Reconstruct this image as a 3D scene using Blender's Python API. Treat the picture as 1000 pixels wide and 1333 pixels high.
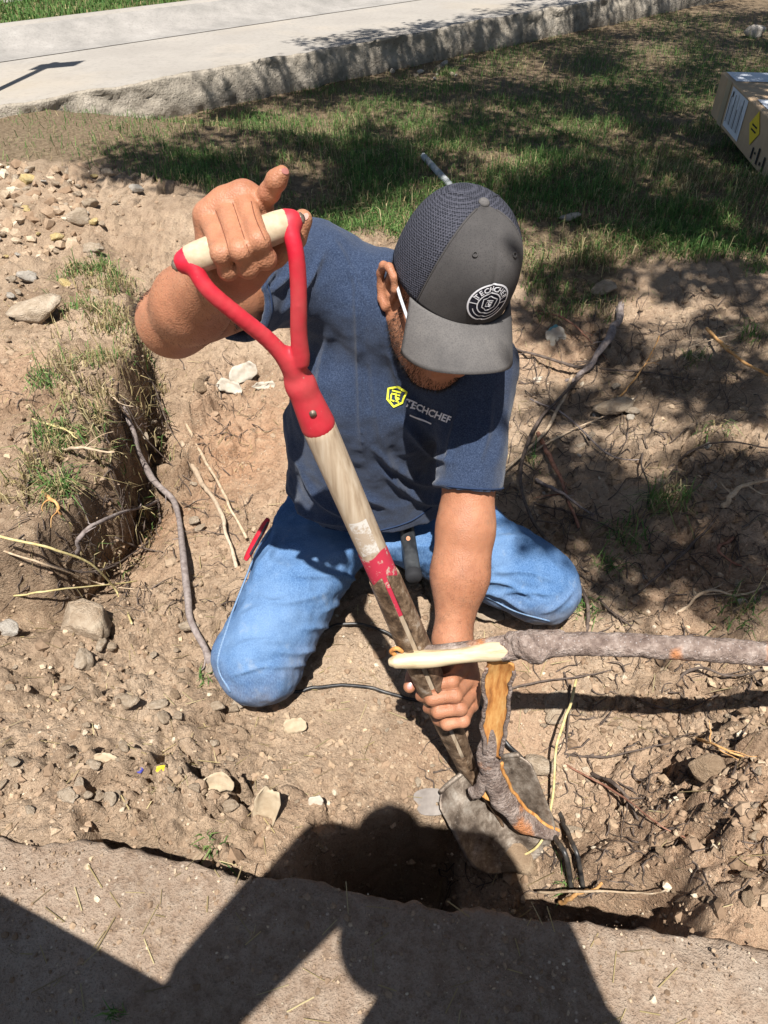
import bpy, math, random
import numpy as np
from mathutils import Vector, Matrix
rng = np.random.default_rng(7)
random.seed(7)
for o in list(bpy.data.objects): bpy.data.objects.remove(o)
SC = bpy.context.scene
COL = SC.collection
# ------------------------------------------------------------------ camera
CAMZ, PITCH, FPX = 1.15, math.radians(42.0), 963.0
CP, SP = math.cos(PITCH), math.sin(PITCH)
cam_d = bpy.data.cameras.new('camera'); cam = bpy.data.objects.new('camera', cam_d); COL.objects.link(cam)
cam.location = (0, 0, CAMZ); cam.rotation_euler = (math.pi/2 - PITCH, 0, 0)
cam_d.sensor_fit = 'VERTICAL'; cam_d.sensor_height = 24.0
cam_d.lens = 12.0/(666.5/FPX); cam_d.clip_start = 0.02; cam_d.clip_end = 600
SC.camera = cam
# ------------------------------------------------------------------ world, sun, exposure
TOSUN = np.array([-40.0, -432.0, 958.0]); TOSUN /= np.linalg.norm(TOSUN)
W = bpy.data.worlds.new('World'); SC.world = W; W.use_nodes = True
wn = W.node_tree.nodes; wl = W.node_tree.links
bgn = wn['Background']; sky = wn.new('ShaderNodeTexSky'); sky.sky_type = 'NISHITA'; sky.sun_disc = False
sky.sun_elevation = math.asin(TOSUN[2]); sky.sun_rotation = math.atan2(TOSUN[0], TOSUN[1])
wl.new(sky.outputs[0], bgn.inputs[0]); bgn.inputs[1].default_value = 0.05
sl = bpy.data.lights.new('sun', 'SUN'); sl.energy = 5.0; sl.angle = math.radians(0.53); sl.color = (1.0, 0.968, 0.925)
so = bpy.data.objects.new('sun', sl); COL.objects.link(so)
so.rotation_euler = Vector(TOSUN).to_track_quat('Z', 'Y').to_euler(); so.location = (-2, -4, 9)
SC.view_settings.view_transform = 'Standard'; SC.view_settings.look = 'None'
SC.view_settings.gamma = 1; SC.view_settings.use_curve_mapping = False
SC.view_settings.exposure = 1.02
SC.render.engine = 'CYCLES'

# ------------------------------------------------------------------ pixels <-> world
def raydir(u, v):
    x = (u-500.0)/FPX; y = (666.5-v)/FPX
    return np.array([x, CP+SP*y, -SP+CP*y])
def px(u, v, d): return np.array([0, 0, CAMZ]) + raydir(u, v)*d
def pz(u, v, z):
    r = raydir(u, v); return np.array([0, 0, CAMZ]) + r*((z-CAMZ)/r[2])
def proj(V):
    V = np.asarray(V, float); dz = V[..., 2]-CAMZ
    dep = V[..., 1]*CP - dz*SP; up = V[..., 1]*SP + dz*CP
    return 500+FPX*V[..., 0]/dep, 666.5-FPX*up/dep, dep

# ------------------------------------------------------------------ numpy noise
def _h(ix, iy, iz, seed):
    n = (ix.astype(np.int64)*374761393 + iy.astype(np.int64)*668265263 + iz.astype(np.int64)*2147483647 + seed*1274126177) & 0xffffffff
    n = ((n ^ (n >> 13))*1274126177) & 0xffffffff
    n = ((n ^ (n >> 16))*2246822519) & 0xffffffff
    return ((n ^ (n >> 15)) & 0xffffff)/float(0xffffff)
def n2(x, y, s=0):
    x = np.asarray(x, float); y = np.asarray(y, float)
    ix = np.floor(x); iy = np.floor(y); fx = x-ix; fy = y-iy
    fx = fx*fx*fx*(fx*(fx*6-15)+10); fy = fy*fy*fy*(fy*(fy*6-15)+10); z = np.zeros_like(ix)
    a = _h(ix, iy, z, s); b = _h(ix+1, iy, z, s); c = _h(ix, iy+1, z, s); d = _h(ix+1, iy+1, z, s)
    return (a+(b-a)*fx)*(1-fy)+(c+(d-c)*fx)*fy
def fbm(x, y, o=4, s=0, g=.5):
    t = 0; a = 1; m = 0
    for i in range(o):
        t = t+a*(n2(x*2**i+17.3*i, y*2**i-9.1*i, s+i)-.5); m += a; a *= g
    return t/m*2
def n3(P, s=0):
    I = np.floor(P); f = P-I; f = f*f*(3-2*f); r = 0
    for dx in (0, 1):
        for dy in (0, 1):
            for dz in (0, 1):
                w = (f[:, 0] if dx else 1-f[:, 0])*(f[:, 1] if dy else 1-f[:, 1])*(f[:, 2] if dz else 1-f[:, 2])
                r = r+w*_h(I[:, 0]+dx, I[:, 1]+dy, I[:, 2]+dz, s)
    return r*2-1
def fbm3(P, o=3, s=0):
    t = 0; a = 1.0
    for i in range(o): t = t+a*n3(P*2**i+3.7*i, s+i); a *= .5
    return t
def worley(x, y, s=0, f2=False):
    ix = np.floor(x); iy = np.floor(y); best = np.full(x.shape, 9.0); bid = np.zeros(x.shape); sec = np.full(x.shape, 9.0)
    z = np.zeros_like(ix)
    for dx in (-1, 0, 1):
        for dy in (-1, 0, 1):
            cx = ix+dx+_h(ix+dx, iy+dy, z, s); cy = iy+dy+_h(ix+dx, iy+dy, z+1, s)
            d = (cx-x)**2+(cy-y)**2; m = d < best; sec = np.where(m, best, np.minimum(sec, d))
            best = np.where(m, d, best); bid = np.where(m, _h(ix+dx, iy+dy, z+2, s), bid)
    return (np.sqrt(best), bid, np.sqrt(sec)-np.sqrt(best)) if f2 else (np.sqrt(best), bid)
def sstep(a, b, x):
    t = np.clip((x-a)/(b-a), 0, 1); return t*t*(3-2*t)
def sdpoly(x, y, P):
    """signed distance to polygon, negative inside"""
    P = np.asarray(P, float); d = np.full(x.shape, 1e9); ins = np.zeros(x.shape, bool)
    for i in range(len(P)):
        a = P[i]; b = P[(i+1) % len(P)]; e = b-a
        wx = x-a[0]; wy = y-a[1]; t = np.clip((wx*e[0]+wy*e[1])/(e@e), 0, 1)
        d = np.minimum(d, (wx-e[0]*t)**2+(wy-e[1]*t)**2)
        if e[1] != 0:
            c = ((a[1] > y) != (b[1] > y)) & (x < e[0]*(y-a[1])/e[1]+a[0]); ins ^= c
    d = np.sqrt(d); return np.where(ins, -d, d)
def catmull(P, n=8):
    P = np.asarray(P, float); Q = np.vstack([2*P[0]-P[1], P, 2*P[-1]-P[-2]]); out = []
    for i in range(1, len(Q)-2):
        p0, p1, p2, p3 = Q[i-1], Q[i], Q[i+1], Q[i+2]
        for k in range(n):
            t = k/n
            out.append(.5*((2*p1)+(-p0+p2)*t+(2*p0-5*p1+4*p2-p3)*t*t+(-p0+3*p1-3*p2+p3)*t**3))
    out.append(P[-1]); return np.array(out)

# ------------------------------------------------------------------ mesh / object helpers
def mesh_np(name, V, F, smooth=True, col=None):
    me = bpy.data.meshes.new(name); V = np.ascontiguousarray(V, np.float32); F = np.ascontiguousarray(F, np.int32)
    me.vertices.add(len(V)); me.vertices.foreach_set('co', V.ravel())
    k = F.shape[1]; me.loops.add(F.size); me.loops.foreach_set('vertex_index', F.ravel())
    me.polygons.add(len(F)); me.polygons.foreach_set('loop_start', np.arange(0, F.size, k, dtype=np.int32))
    me.polygons.foreach_set('loop_total', np.full(len(F), k, np.int32))
    me.polygons.foreach_set('use_smooth', np.full(len(F), smooth, bool))
    me.update(); me.validate()
    if col is not None:
        a = me.color_attributes.new('col', 'FLOAT_COLOR', 'POINT')
        c = np.ones((len(V), 4), np.float32); c[:, :col.shape[1]] = col; a.data.foreach_set('color', c.ravel())
    return me
def link(name, me, mat=None, parent=None, loc=None):
    o = bpy.data.objects.new(name, me); COL.objects.link(o)
    if mat is not None and me is not None and not me.materials: me.materials.append(mat)
    if parent: o.parent = parent
    if loc is not None: o.location = [float(c) for c in loc]
    return o
def tag(o, label=None, cat=None, group=None, kind=None):
    if label: o['label'] = label
    if cat: o['category'] = cat
    if group: o['group'] = group
    if kind: o['kind'] = kind
    return o
def empty(name, loc):
    o = link(name, None, loc=loc); o.empty_display_size = .05; return o
def part(name, V, F, mat, parent, base, smooth=True, col=None):
    return link(name, mesh_np(name, np.asarray(V)-np.asarray(base), F, smooth, col), mat, parent)
def whole(name, V, F, mat, base=None, smooth=True, col=None):
    V = np.asarray(V, float)
    if base is None: base = np.array([*(V[:, :2].mean(0)), V[:, 2].min()])
    return link(name, mesh_np(name, V-base, F, smooth, col), mat, loc=base)
def join(parts):
    V = []; F = []; o = 0
    for v, f in parts: V.append(v); F.append(np.asarray(f)+o); o += len(v)
    return np.vstack(V), np.vstack(F)
def tube(P, R, seg=8, cap=True, flat=None, twist=0):
    """tube through points P with radii R, quads; flat = squash factor of second axis"""
    P = np.asarray(P, float); n = len(P); R = np.array(np.broadcast_to(np.asarray(R, float), (n,)))
    if cap:
        t0 = P[0]-P[1]; t0 /= np.linalg.norm(t0); t1 = P[-1]-P[-2]; t1 /= np.linalg.norm(t1)
        P = np.vstack([P[0]+t0*R[0]*.31, P[0]+t0*R[0]*.3, P, P[-1]+t1*R[-1]*.3, P[-1]+t1*R[-1]*.31])
        R = np.concatenate([[R[0]*.05, R[0]*.75], R, [R[-1]*.75, R[-1]*.05]]); n += 4
    T = np.gradient(P, axis=0); T /= np.linalg.norm(T, axis=1)[:, None]+1e-12
    up = np.array([0, 0, 1.0]) if abs(T[0, 2]) < .9 else np.array([1.0, 0, 0])
    A = np.cross(T[0], up); A /= np.linalg.norm(A); V = []
    for i in range(n):
        A = A-T[i]*(A@T[i]); A /= np.linalg.norm(A)+1e-12; B = np.cross(T[i], A)
        th = np.arange(seg)*2*math.pi/seg+twist*i
        V.append(P[i]+R[i]*(np.cos(th)[:, None]*A+(flat or 1)*np.sin(th)[:, None]*B))
    V = np.vstack(V); F = []
    i0 = np.arange(n-1)[:, None]*seg; j = np.arange(seg)[None]; j2 = (j+1) % seg
    F = np.stack([i0+j, i0+j2, i0+seg+j2, i0+seg+j], -1).reshape(-1, 4)
    return V, F
def boxm(c, s, R=None):
    c = np.asarray(c, float); s = np.asarray(s, float)/2
    V = np.array([[x, y, z] for x in (-1, 1) for y in (-1, 1) for z in (-1, 1)], float)*s
    if R is not None: V = V@np.asarray(R).T
    return V+c, np.array([[0, 1, 3, 2], [4, 6, 7, 5], [0, 4, 5, 1], [2, 3, 7, 6], [0, 2, 6, 4], [1, 5, 7, 3]])
def grid_faces(nr, nc):
    i = np.arange(nr-1)[:, None]*nc; j = np.arange(nc-1)[None]
    return np.stack([i+j, i+j+1, i+nc+j+1, i+nc+j], -1).reshape(-1, 4)

# ------------------------------------------------------------------ material helpers
class Mat:
    def __init__(s, name, rough=.85, spec=.25):
        s.m = bpy.data.materials.new(name); s.m.use_nodes = True; s.t = s.m.node_tree; s.n = s.t.nodes; s.l = s.t.links
        s.b = s.n['Principled BSDF']; s.b.inputs['Roughness'].default_value = rough; s.b.inputs['Specular IOR Level'].default_value = spec
        s.c = s.n.new('ShaderNodeTexCoord').outputs['Object']
    def put(s, sock, v):
        if isinstance(v, bpy.types.NodeSocket): s.l.new(v, sock)
        elif isinstance(v, (tuple, list)): sock.default_value = (*v, 1) if len(v) == 3 and sock.type == 'RGBA' else v
        else: sock.default_value = v
    def noise(s, scale, detail=4, rough=.55, dist=0, co=None, out=0):
        k = s.n.new('ShaderNodeTexNoise'); s.l.new(co or s.c, k.inputs['Vector'])
        k.inputs['Scale'].default_value = scale; k.inputs['Detail'].default_value = detail
        k.inputs['Roughness'].default_value = rough; k.inputs['Distortion'].default_value = dist
        return k.outputs[out]
    def vor(s, scale, feat='F1', out='Distance', co=None, rnd=1):
        k = s.n.new('ShaderNodeTexVoronoi'); k.feature = feat; s.l.new(co or s.c, k.inputs['Vector'])
        k.inputs['Scale'].default_value = scale; k.inputs['Randomness'].default_value = rnd; return k.outputs[out]
    def wave(s, scale, dist=0, detail=2, axis='X', co=None, typ='BANDS'):
        k = s.n.new('ShaderNodeTexWave'); k.wave_type = typ; s.l.new(co or s.c, k.inputs['Vector'])
        if typ == 'BANDS': k.bands_direction = axis
        k.inputs['Scale'].default_value = scale; k.inputs['Distortion'].default_value = dist; k.inputs['Detail'].default_value = detail
        return k.outputs['Fac'] if 'Fac' in k.outputs else k.outputs[1]
    def map(s, scale=(1, 1, 1), rot=(0, 0, 0), co=None):
        k = s.n.new('ShaderNodeMapping'); s.l.new(co or s.c, k.inputs[0]); k.inputs['Scale'].default_value = scale; k.inputs['Rotation'].default_value = rot
        return k.outputs[0]
    def ramp(s, fac, stops, interp='LINEAR'):
        k = s.n.new('ShaderNodeValToRGB'); s.l.new(fac, k.inputs[0]); k.color_ramp.interpolation = interp; e = k.color_ramp.elements
        while len(e) < len(stops): e.new(.5)
        for i, (p, c) in enumerate(stops):
            e[i].position = p; e[i].color = (*c, 1) if isinstance(c, tuple) else (c, c, c, 1)
        return k.outputs[0]
    def mix(s, f, a, b, mode='MIX'):
        k = s.n.new('ShaderNodeMix'); k.data_type = 'RGBA'; k.blend_type = mode
        s.put(k.inputs[0], f); s.put(k.inputs[6], a); s.put(k.inputs[7], b); return k.outputs[2]
    def math(s, op, a, b=0.0):
        k = s.n.new('ShaderNodeMath'); k.operation = op; s.put(k.inputs[0], a); s.put(k.inputs[1], b); return k.outputs[0]
    def attr(s, name='col', out='Color'):
        k = s.n.new('ShaderNodeAttribute'); k.attribute_name = name; return k.outputs[out]
    def obrand(s):
        return s.n.new('ShaderNodeObjectInfo').outputs['Random']
    def geo(s, out): return s.n.new('ShaderNodeNewGeometry').outputs[out]
    def bump(s, h, strength=.5, dist=.01, nrm=None):
        k = s.n.new('ShaderNodeBump'); s.l.new(h, k.inputs['Height']); k.inputs['Strength'].default_value = strength; k.inputs['Distance'].default_value = dist
        if nrm: s.l.new(nrm, k.inputs['Normal'])
        return k.outputs[0]
    def fin(s, base=None, nrm=None, rough=None):
        if base is not None: s.put(s.b.inputs['Base Color'], base)
        if nrm is not None: s.l.new(nrm, s.b.inputs['Normal'])
        if rough is not None: s.put(s.b.inputs['Roughness'], rough)
        return s.m
# ================================================================== GROUND (one height-field sheet)
CTRL = [(100,230,.02),(300,200,.0),(500,150,0),(700,100,0),(900,100,0),(990,300,0),(600,220,0),(400,180,0),(0,200,.03),(0,330,.05),(60,300,.07),
 (40,430,.03),(235,262,.075),(190,330,.01),(990,200,0),(700,290,0),(780,335,-.03),(850,325,-.01),(950,330,0),(450,300,0),(380,290,-.03),
 (700,400,-.10),(800,400,-.08),(900,420,-.05),(990,450,-.02),(700,500,-.17),(800,520,-.14),(900,550,-.09),(990,560,-.04),(760,620,-.18),
 (850,660,-.13),(950,680,-.08),(800,760,-.18),(900,780,-.13),(990,800,-.08),(850,900,-.2),(950,900,-.14),(850,1000,-.19),(950,1020,-.09),
 (900,1100,-.09),(980,1150,-.02),(930,1200,-.03),(230,420,-.07),(260,480,-.14),(320,480,-.14),(250,580,-.20),(300,640,-.19),(230,700,-.22),
 (200,640,-.25),(170,760,-.20),(230,820,-.19),(300,930,-.185),(330,900,-.185),(450,900,-.2),(450,850,-.19),(600,850,-.22),(700,900,-.22),(500,960,-.22),
 (420,1000,-.19),(700,980,-.26),(780,1000,-.23),(760,780,-.165),(680,1080,-.33),(760,1080,-.28),(340,1060,-.13),(450,1060,-.18),(60,760,-.14),
 (50,880,-.11),(100,820,-.13),(130,950,-.09),(200,1000,-.09),(60,1000,-.05),(20,1070,-.015),(110,1075,-.02),(250,1075,-.085),(0,930,-.07),(-150,900,-.03),(-200,1050,-.01),(1150,900,-.02),(1150,1100,0)]
cw = [pz(u, v, z) for u, v, z in CTRL] + [np.array(q) for q in [(-.05,1.35,-.195),(.1,1.6,-.19),(0,1.9,-.13),(0,2.3,-.02),(.3,1.5,-.19),(-.3,1.4,-.185),(-.2,1.15,-.19),(.25,1.25,-.19),
  (-2.5,2,0),(-2,1,0),(2.2,1.5,0),(2.2,2.5,0),(-3,4,0),(3.5,4,0),(0,5,0),(1.5,.5,0),(-1.4,.7,0),(2,.3,0),(-2,0,0),(2,-.5,-.05),(0,-.5,-.05),(-4,0,0),(4,2,0),(-4,6,0),(4,6,0),(0,8,0)]]
cw = np.array(cw)
_D = np.linalg.norm(cw[:, None, :2]-cw[None, :, :2], axis=2)
_wt = np.linalg.solve(np.vstack([np.hstack([np.sqrt(_D**2+.0025)+np.eye(len(cw))*-.004, np.ones((len(cw), 1))]), np.append(np.ones(len(cw)), 0)[None]]), np.append(cw[:, 2], 0))
def rbf(x, y):
    r = np.full(x.shape, _wt[-1])
    for (a, b, _), w in zip(cw, _wt[:-1]): r = r+w*np.sqrt((x-a)**2+(y-b)**2+.0025)
    return r
def PL(lst, z=0): return [pz(u, v, z)[:2] for u, v in lst]
# slab (sidewalk) edge in front of the camera, left -> right
EDGE = np.array([(-6, 1.32), (-2, .735)]+[tuple(pz(u, v, 0)[:2]) for u, v in [(0,1085),(130,1100),(250,1119),(350,1139),(430,1154),(520,1168),(600,1175),(700,1190),(800,1203),(900,1218),(1000,1232)]]+[(2, .17), (6, -.42)])
def edge_y(x): return np.interp(x, EDGE[:, 0], EDGE[:, 1])
BANK = [(-9,9),(-2.2,2.75)]+PL([(120,330),(172,400),(180,445),(168,500),(158,560),(128,618),(112,660),(60,690),(0,712)])+[(-1.15,1.12),(-9,1.2)]
PIT = PL([(395,1128),(432,1098),(480,1068),(560,1045),(606,1035),(660,1045),(710,1070),(745,1105),(800,1132),(856,1150),(872,1180)], -.2)+[(.42,.2),(-.12,.2)]
DEEP = PL([(402,1132),(438,1100),(484,1072),(540,1056),(590,1062),(600,1095),(604,1130)], -.22)+[(.13,.3),(-.1,.3)]
GAP = PL([(118,1068),(170,1082),(230,1100),(300,1112),(370,1118),(430,1120)], -.05)+[(-.02,.36),(-.2,.4),(-.45,.43)]
CHUNK = [(250,1010,110,70,1.),(120,880,110,60,.7),(300,920,60,40,.6),(60,1020,70,40,.35),(250,540,80,80,.9),(300,700,50,90,.6),(210,760,70,60,.5),(930,1040,110,120,1.),(800,1110,80,60,.8),(900,880,110,70,.6),(60,280,110,60,.9),(220,290,60,40,.7),(120,600,60,90,.8),(760,420,60,40,.5),(930,720,90,60,.6),(430,1040,60,50,.5),(700,700,60,50,.4),(800,480,90,60,.45),(900,600,90,70,.55),(850,810,80,50,.6),(960,440,70,60,.5),(720,560,50,50,.4)]
RLUMP = PL([(870,830),(930,850),(1000,860),(1100,900),(1100,1260),(880,1210),(850,1160),(830,1080),(880,1030),(900,960)], -.08)
LAWNP = PL([(-900,330),(0,225),(110,225),(170,240),(250,262),(330,285),(470,308),(690,338),(730,378),(790,385),(840,345),(900,332),(1000,330),(1300,420)], 0)+[(9,3),(30,60),(-30,60),(-30,3)]
def ground_raw(x, y, detail=True):
    h = rbf(x, y)
    far = sstep(3.0, 4.5, np.sqrt(x*x+(y-1.4)**2)); h = h*(1-far)
    wob = .02*fbm(x*9, y*9, 3, 5)+.008*fbm(x*40, y*40, 2, 6)
    # left grassy bank
    sb = sdpoly(x, y, BANK)+wob*1.6
    top = .035+.04*fbm(x*3, y*3, 3, 11)+.035*np.exp(-((x+.95)**2+(y-1.75)**2)/.08)
    m = sstep(.035, -.02, sb); h = h*(1-m)+np.maximum(h, top)*m
    und = np.exp(-((sb-.06)/.06)**2)*.09; h = h-und*(sb > 0)*sstep(.8, .95, y)*sstep(2.3, 2.0, y)
    lawn = sstep(.06, -.10, sdpoly(x, y, LAWNP)+.1*fbm(x*4, y*4, 3, 21))
    dirt = 1-lawn
    # dug pit and gap beside the slab
    sp = sdpoly(x, y, PIT)+wob*.9; m = sstep(.02, -.05, sp); h = h*(1-m)+(np.minimum(h, -.40)-.03*fbm(x*12, y*12, 3, 31))*m
    sd_ = sdpoly(x, y, DEEP)+wob*.7; m = sstep(.012, -.03, sd_); h = h*(1-m)+np.minimum(h, -.60)*m
    sg = sdpoly(x, y, GAP)+wob*.8; m = sstep(.012, -.025, sg); h = h*(1-m)+np.minimum(h, -.15)*m
    if detail:
        rough = .35+.65*sstep(-.1, .5, fbm(x*2.2, y*2.2, 3, 41))
        calm = np.exp(-((x-.05)**2/.16+(y-.85)**2/.06)); rough = rough*(1-.72*calm)*dirt+.3*lawn
        h = h+rough*(.020*fbm(x*7, y*7, 3, 51)+.011*fbm(x*21, y*21, 3, 52)+.008*fbm(x*60, y*60, 3, 53))
        d1, i1 = worley(x*11+wob*9, y*11, 3); d2, i2 = worley(x*26, y*26+wob*14, 4); d3, i3 = worley(x*55, y*55, 5)
        cl = sstep(.0, .5, fbm(x*3.1, y*3.1, 3, 61)+.1)
        h = h+dirt*rough*(.068*np.clip(.52-d1, 0, 1)*(i1 > .5)*cl+.042*np.clip(.5-d2, 0, 1)*(i2 > .4)+.016*np.clip(.5-d3, 0, 1)*(i3 > .3))
        ck = np.abs(fbm(x*6, y*6, 3, 71)); h = h-dirt*(1-calm)*.014*sstep(.05, .0, ck)
        ch = np.zeros_like(x)
        for (u_, v_, rx, ry, am) in CHUNK:
            q = pz(u_, v_, -.12); dd = (CAMZ+.12)/-raydir(u_, v_)[2]; ch = np.maximum(ch, am*np.exp(-(((x-q[0])/(rx*dd/FPX))**2+((y-q[1])/(ry*dd/FPX/.85))**2)))
        ca, cid, cf = worley(x*8.5+wob*16+.8*fbm(x*14, y*14, 2, 8), y*8.5+wob*12, 13, True); cb, cjd, cg = worley(x*21+wob*22, y*21, 14, True)
        h = h+dirt*ch*(.13*(cid-.45)*sstep(0, .14, cf)-.06*sstep(.10, .0, cf)+.05*(cjd-.5)*sstep(0, .16, cg)-.02*sstep(.12, 0, cg))
        sr = sdpoly(x, y, RLUMP); mr = sstep(.03, -.08, sr)
        h = h+mr*(.10*fbm(x*6, y*6, 4, 81)+.05*np.clip(.55-d1, 0, 1)+.02*fbm(x*25, y*25, 3, 82))
        sh = np.exp(-((x+1.35)**2/.25+(y-2.55)**2/.2)); h = h+sh*(.06*np.clip(.55-d1, 0, 1)+.03*fbm(x*9, y*9, 2, 83))
    # the soil runs under the slab
    e = edge_y(x)-y; m = sstep(-.006, .02, e)
    h = h*(1-m)+np.minimum(h, -.075-.03*sstep(0, .1, e))*m
    ov = (1-m)*sstep(.0, -.05, e); h = np.where((m == 0) & (h > .02) & (e > -.3), .02+(h-.02)*.3, h)
    h = h+.04*sstep(3.0, 3.9, y+.31*x)*sstep(4.3, 4.0, y+.31*x)-.12*sstep(4.0, 4.4, y-(-.31*x))  # below the roadway
    return h, lawn, sb
def axis(lo, hi, step, g, end_lo, end_hi):
    c = list(np.arange(lo, hi+1e-9, step)); s = step
    while c[-1] < end_hi: s *= g; c.append(c[-1]+s)
    s = step
    while c[0] > end_lo: s *= g; c.insert(0, c[0]-s)
    return np.array(c)
GX = axis(-1.1, 1.3, .0052, 1.055, -160, 160); GY = axis(.32, 2.2, .0052, 1.035, -40, 260)
_gx, _gy = np.meshgrid(GX, GY)
GH, GL, GB = ground_raw(_gx, _gy)
print('ground verts', GH.size)
def hgt(x, y):
    x = np.asarray(x, float); y = np.asarray(y, float)
    i = np.clip(np.searchsorted(GX, x)-1, 0, len(GX)-2); j = np.clip(np.searchsorted(GY, y)-1, 0, len(GY)-2)
    fx = (x-GX[i])/(GX[i+1]-GX[i]); fy = (y-GY[j])/(GY[j+1]-GY[j])
    return (GH[j, i]*(1-fx)+GH[j, i+1]*fx)*(1-fy)+(GH[j+1, i]*(1-fx)+GH[j+1, i+1]*fx)*fy
def lawn_at(x, y):
    i = np.clip(np.searchsorted(GX, x), 0, len(GX)-1); j = np.clip(np.searchsorted(GY, y), 0, len(GY)-1); return GL[j, i]
def pg(u, v, off=0.0):
    """first hit of a pixel's ray with the ground"""
    r = raydir(u, v); t = np.linspace(.4, 9, 3400); P = np.array([0, 0, CAMZ])[None]+t[:, None]*r
    k = np.argmax(P[:, 2] <= hgt(P[:, 0], P[:, 1])+off); p = P[k].copy(); return p
redd = np.exp(-((_gx+.42)**2/.05+(_gy-1.75)**2/.09))*1.1+np.exp(-((_gx+.66)**2/.008+(_gy-1.5)**2/.08))*.8+sstep(.25, .6, fbm(_gx*1.7, _gy*1.7, 3, 91))*.5
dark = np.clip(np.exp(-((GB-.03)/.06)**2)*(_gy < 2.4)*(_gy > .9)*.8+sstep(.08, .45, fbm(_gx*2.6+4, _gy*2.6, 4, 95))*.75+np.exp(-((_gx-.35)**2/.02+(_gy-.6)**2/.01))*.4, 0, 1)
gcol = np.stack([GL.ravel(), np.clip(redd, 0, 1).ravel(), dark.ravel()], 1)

m = Mat('soil', .95, .12)
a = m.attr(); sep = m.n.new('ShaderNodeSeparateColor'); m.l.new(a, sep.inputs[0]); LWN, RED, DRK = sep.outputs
nA = m.noise(3.5, 5, .6); nB = m.noise(24, 5, .65); nC = m.noise(140, 4, .7); v1 = m.vor(95); v2 = m.vor(240); v3 = m.vor(38)
c = m.ramp(nA, [(.3, (.20, .134, .088)), (.52, (.295, .212, .146)), (.72, (.39, .30, .218))])
c = m.mix(m.math('MULTIPLY', RED, .75), c, (.33, .155, .075))
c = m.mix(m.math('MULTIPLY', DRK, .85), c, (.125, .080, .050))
c = m.mix(m.ramp(nB, [(.35, .0), (.7, .55)]), c, (.43, .318, .212))
c = m.mix(m.ramp(nB, [(.3, .5), (.46, 0.)]), c, (.19, .13, .08))
c = m.mix(m.ramp(nC, [(.32, .55), (.5, 0.)]), c, (.13, .088, .055)); c = m.mix(m.ramp(m.noise(480, 3, .7), [(.5, 0.), (.68, .5)]), c, (.46, .345, .235))
spk = m.ramp(v1, [(.10, .75), (.2, 0.)]); spk = m.math('MULTIPLY', spk, m.ramp(m.noise(11, 3), [(.48, 0.), (.62, 1.)]))
c = m.mix(spk, c, (.60, .52, .40))
c = m.mix(m.math('MULTIPLY', m.ramp(v2, [(.12, .5), (.25, 0.)]), m.ramp(m.noise(30, 2), [(.5, 0.), (.6, 1.)])), c, (.55, .47, .36))
th = m.ramp(m.noise(60, 4), [(.3, (.065, .046, .028)), (.5, (.135, .098, .06)), (.7, (.21, .16, .10))])
c = m.mix(m.math('MULTIPLY', LWN, .9), c, th)
hh = m.math('ADD', m.math('MULTIPLY', nC, .6), m.math('MULTIPLY', m.ramp(v1, [(.0, 1.), (.35, 0.)]), .35))
bp = m.bump(m.noise(55, 4, .7), .8, .012); bp = m.bump(hh, .9, .009, bp); bp = m.bump(m.noise(420, 3, .7), .7, .003, bp)
SOIL = m.fin(c, bp)
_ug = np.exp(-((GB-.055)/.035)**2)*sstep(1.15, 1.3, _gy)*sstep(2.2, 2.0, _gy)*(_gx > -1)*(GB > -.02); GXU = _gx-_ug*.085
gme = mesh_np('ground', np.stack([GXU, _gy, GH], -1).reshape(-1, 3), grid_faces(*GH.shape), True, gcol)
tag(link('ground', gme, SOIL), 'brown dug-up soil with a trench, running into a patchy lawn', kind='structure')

# ================================================================== SIDEWALK SLAB
SX = axis(-.75, .75, .006, 1.08, -6, 6)
SS = np.concatenate([[-9], np.array([0]), np.cumsum(np.concatenate([np.full(3, .002), np.full(70, .007), .007*1.12**np.arange(1, 36)]))])
ex, ess = np.meshgrid(SX, SS)
chip = .012*fbm(ex*9, ex*0+2.2, 3, 101)+.006*fbm(ex*45, ex*0+.2, 2, 102)
ey = edge_y(ex)+chip-np.maximum(ess, 0)
ez = .0016*fbm(ex*30, ey*30, 3, 103)+.004*fbm(ex*3, ey*3, 2, 104)-.007*np.exp(-np.maximum(ess, 0)/.004)
cr = np.clip(fbm(ex*14, ey*14, 3, 105)-.25, 0, 1)*np.exp(-np.maximum(ess, 0)/.02)*.05; ez = ez-cr
rows = [np.stack([ex, ey, ez], -1)[2:]]
fr = []
for k, zz in enumerate((-.105, -.08, -.055, -.03, -.012)):
    e0 = edge_y(SX)+chip[1]; fy = e0+.002+.006*fbm(SX*40, np.full_like(SX, zz*60), 3, 106)-(.01 if k == 0 else 0)
    fr.append(np.stack([SX, fy, np.full_like(SX, zz)], -1))
fr.insert(0, np.stack([SX, edge_y(SX)-.5, np.full_like(SX, -.105)], -1))
sv = np.concatenate([np.stack(fr), rows[0]], 0)
m = Mat('dusty_concrete', .95, .12)
nA = m.noise(5, 5, .6); nB = m.noise(45, 5, .7); nC = m.noise(260, 3, .7); v1 = m.vor(70); v2 = m.vor(160)
c = m.ramp(nA, [(.3, (.18, .124, .085)), (.5, (.24, .170, .120)), (.7, (.315, .232, .168))])
c = m.mix(m.ramp(nB, [(.38, .0), (.75, .5)]), c, (.44, .37, .29)); c = m.mix(m.ramp(nB, [(.28, .5), (.45, 0.)]), c, (.15, .105, .07))
c = m.mix(m.ramp(m.noise(2.2, 3), [(.58, 0.), (.68, .5)]), c, (.38, .325, .265))
c = m.mix(m.math('MULTIPLY', m.ramp(v1, [(.1, .8), (.2, 0.)]), m.ramp(m.noise(14, 2), [(.5, 0.), (.6, 1.)])), c, (.55, .47, .37))
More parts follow.
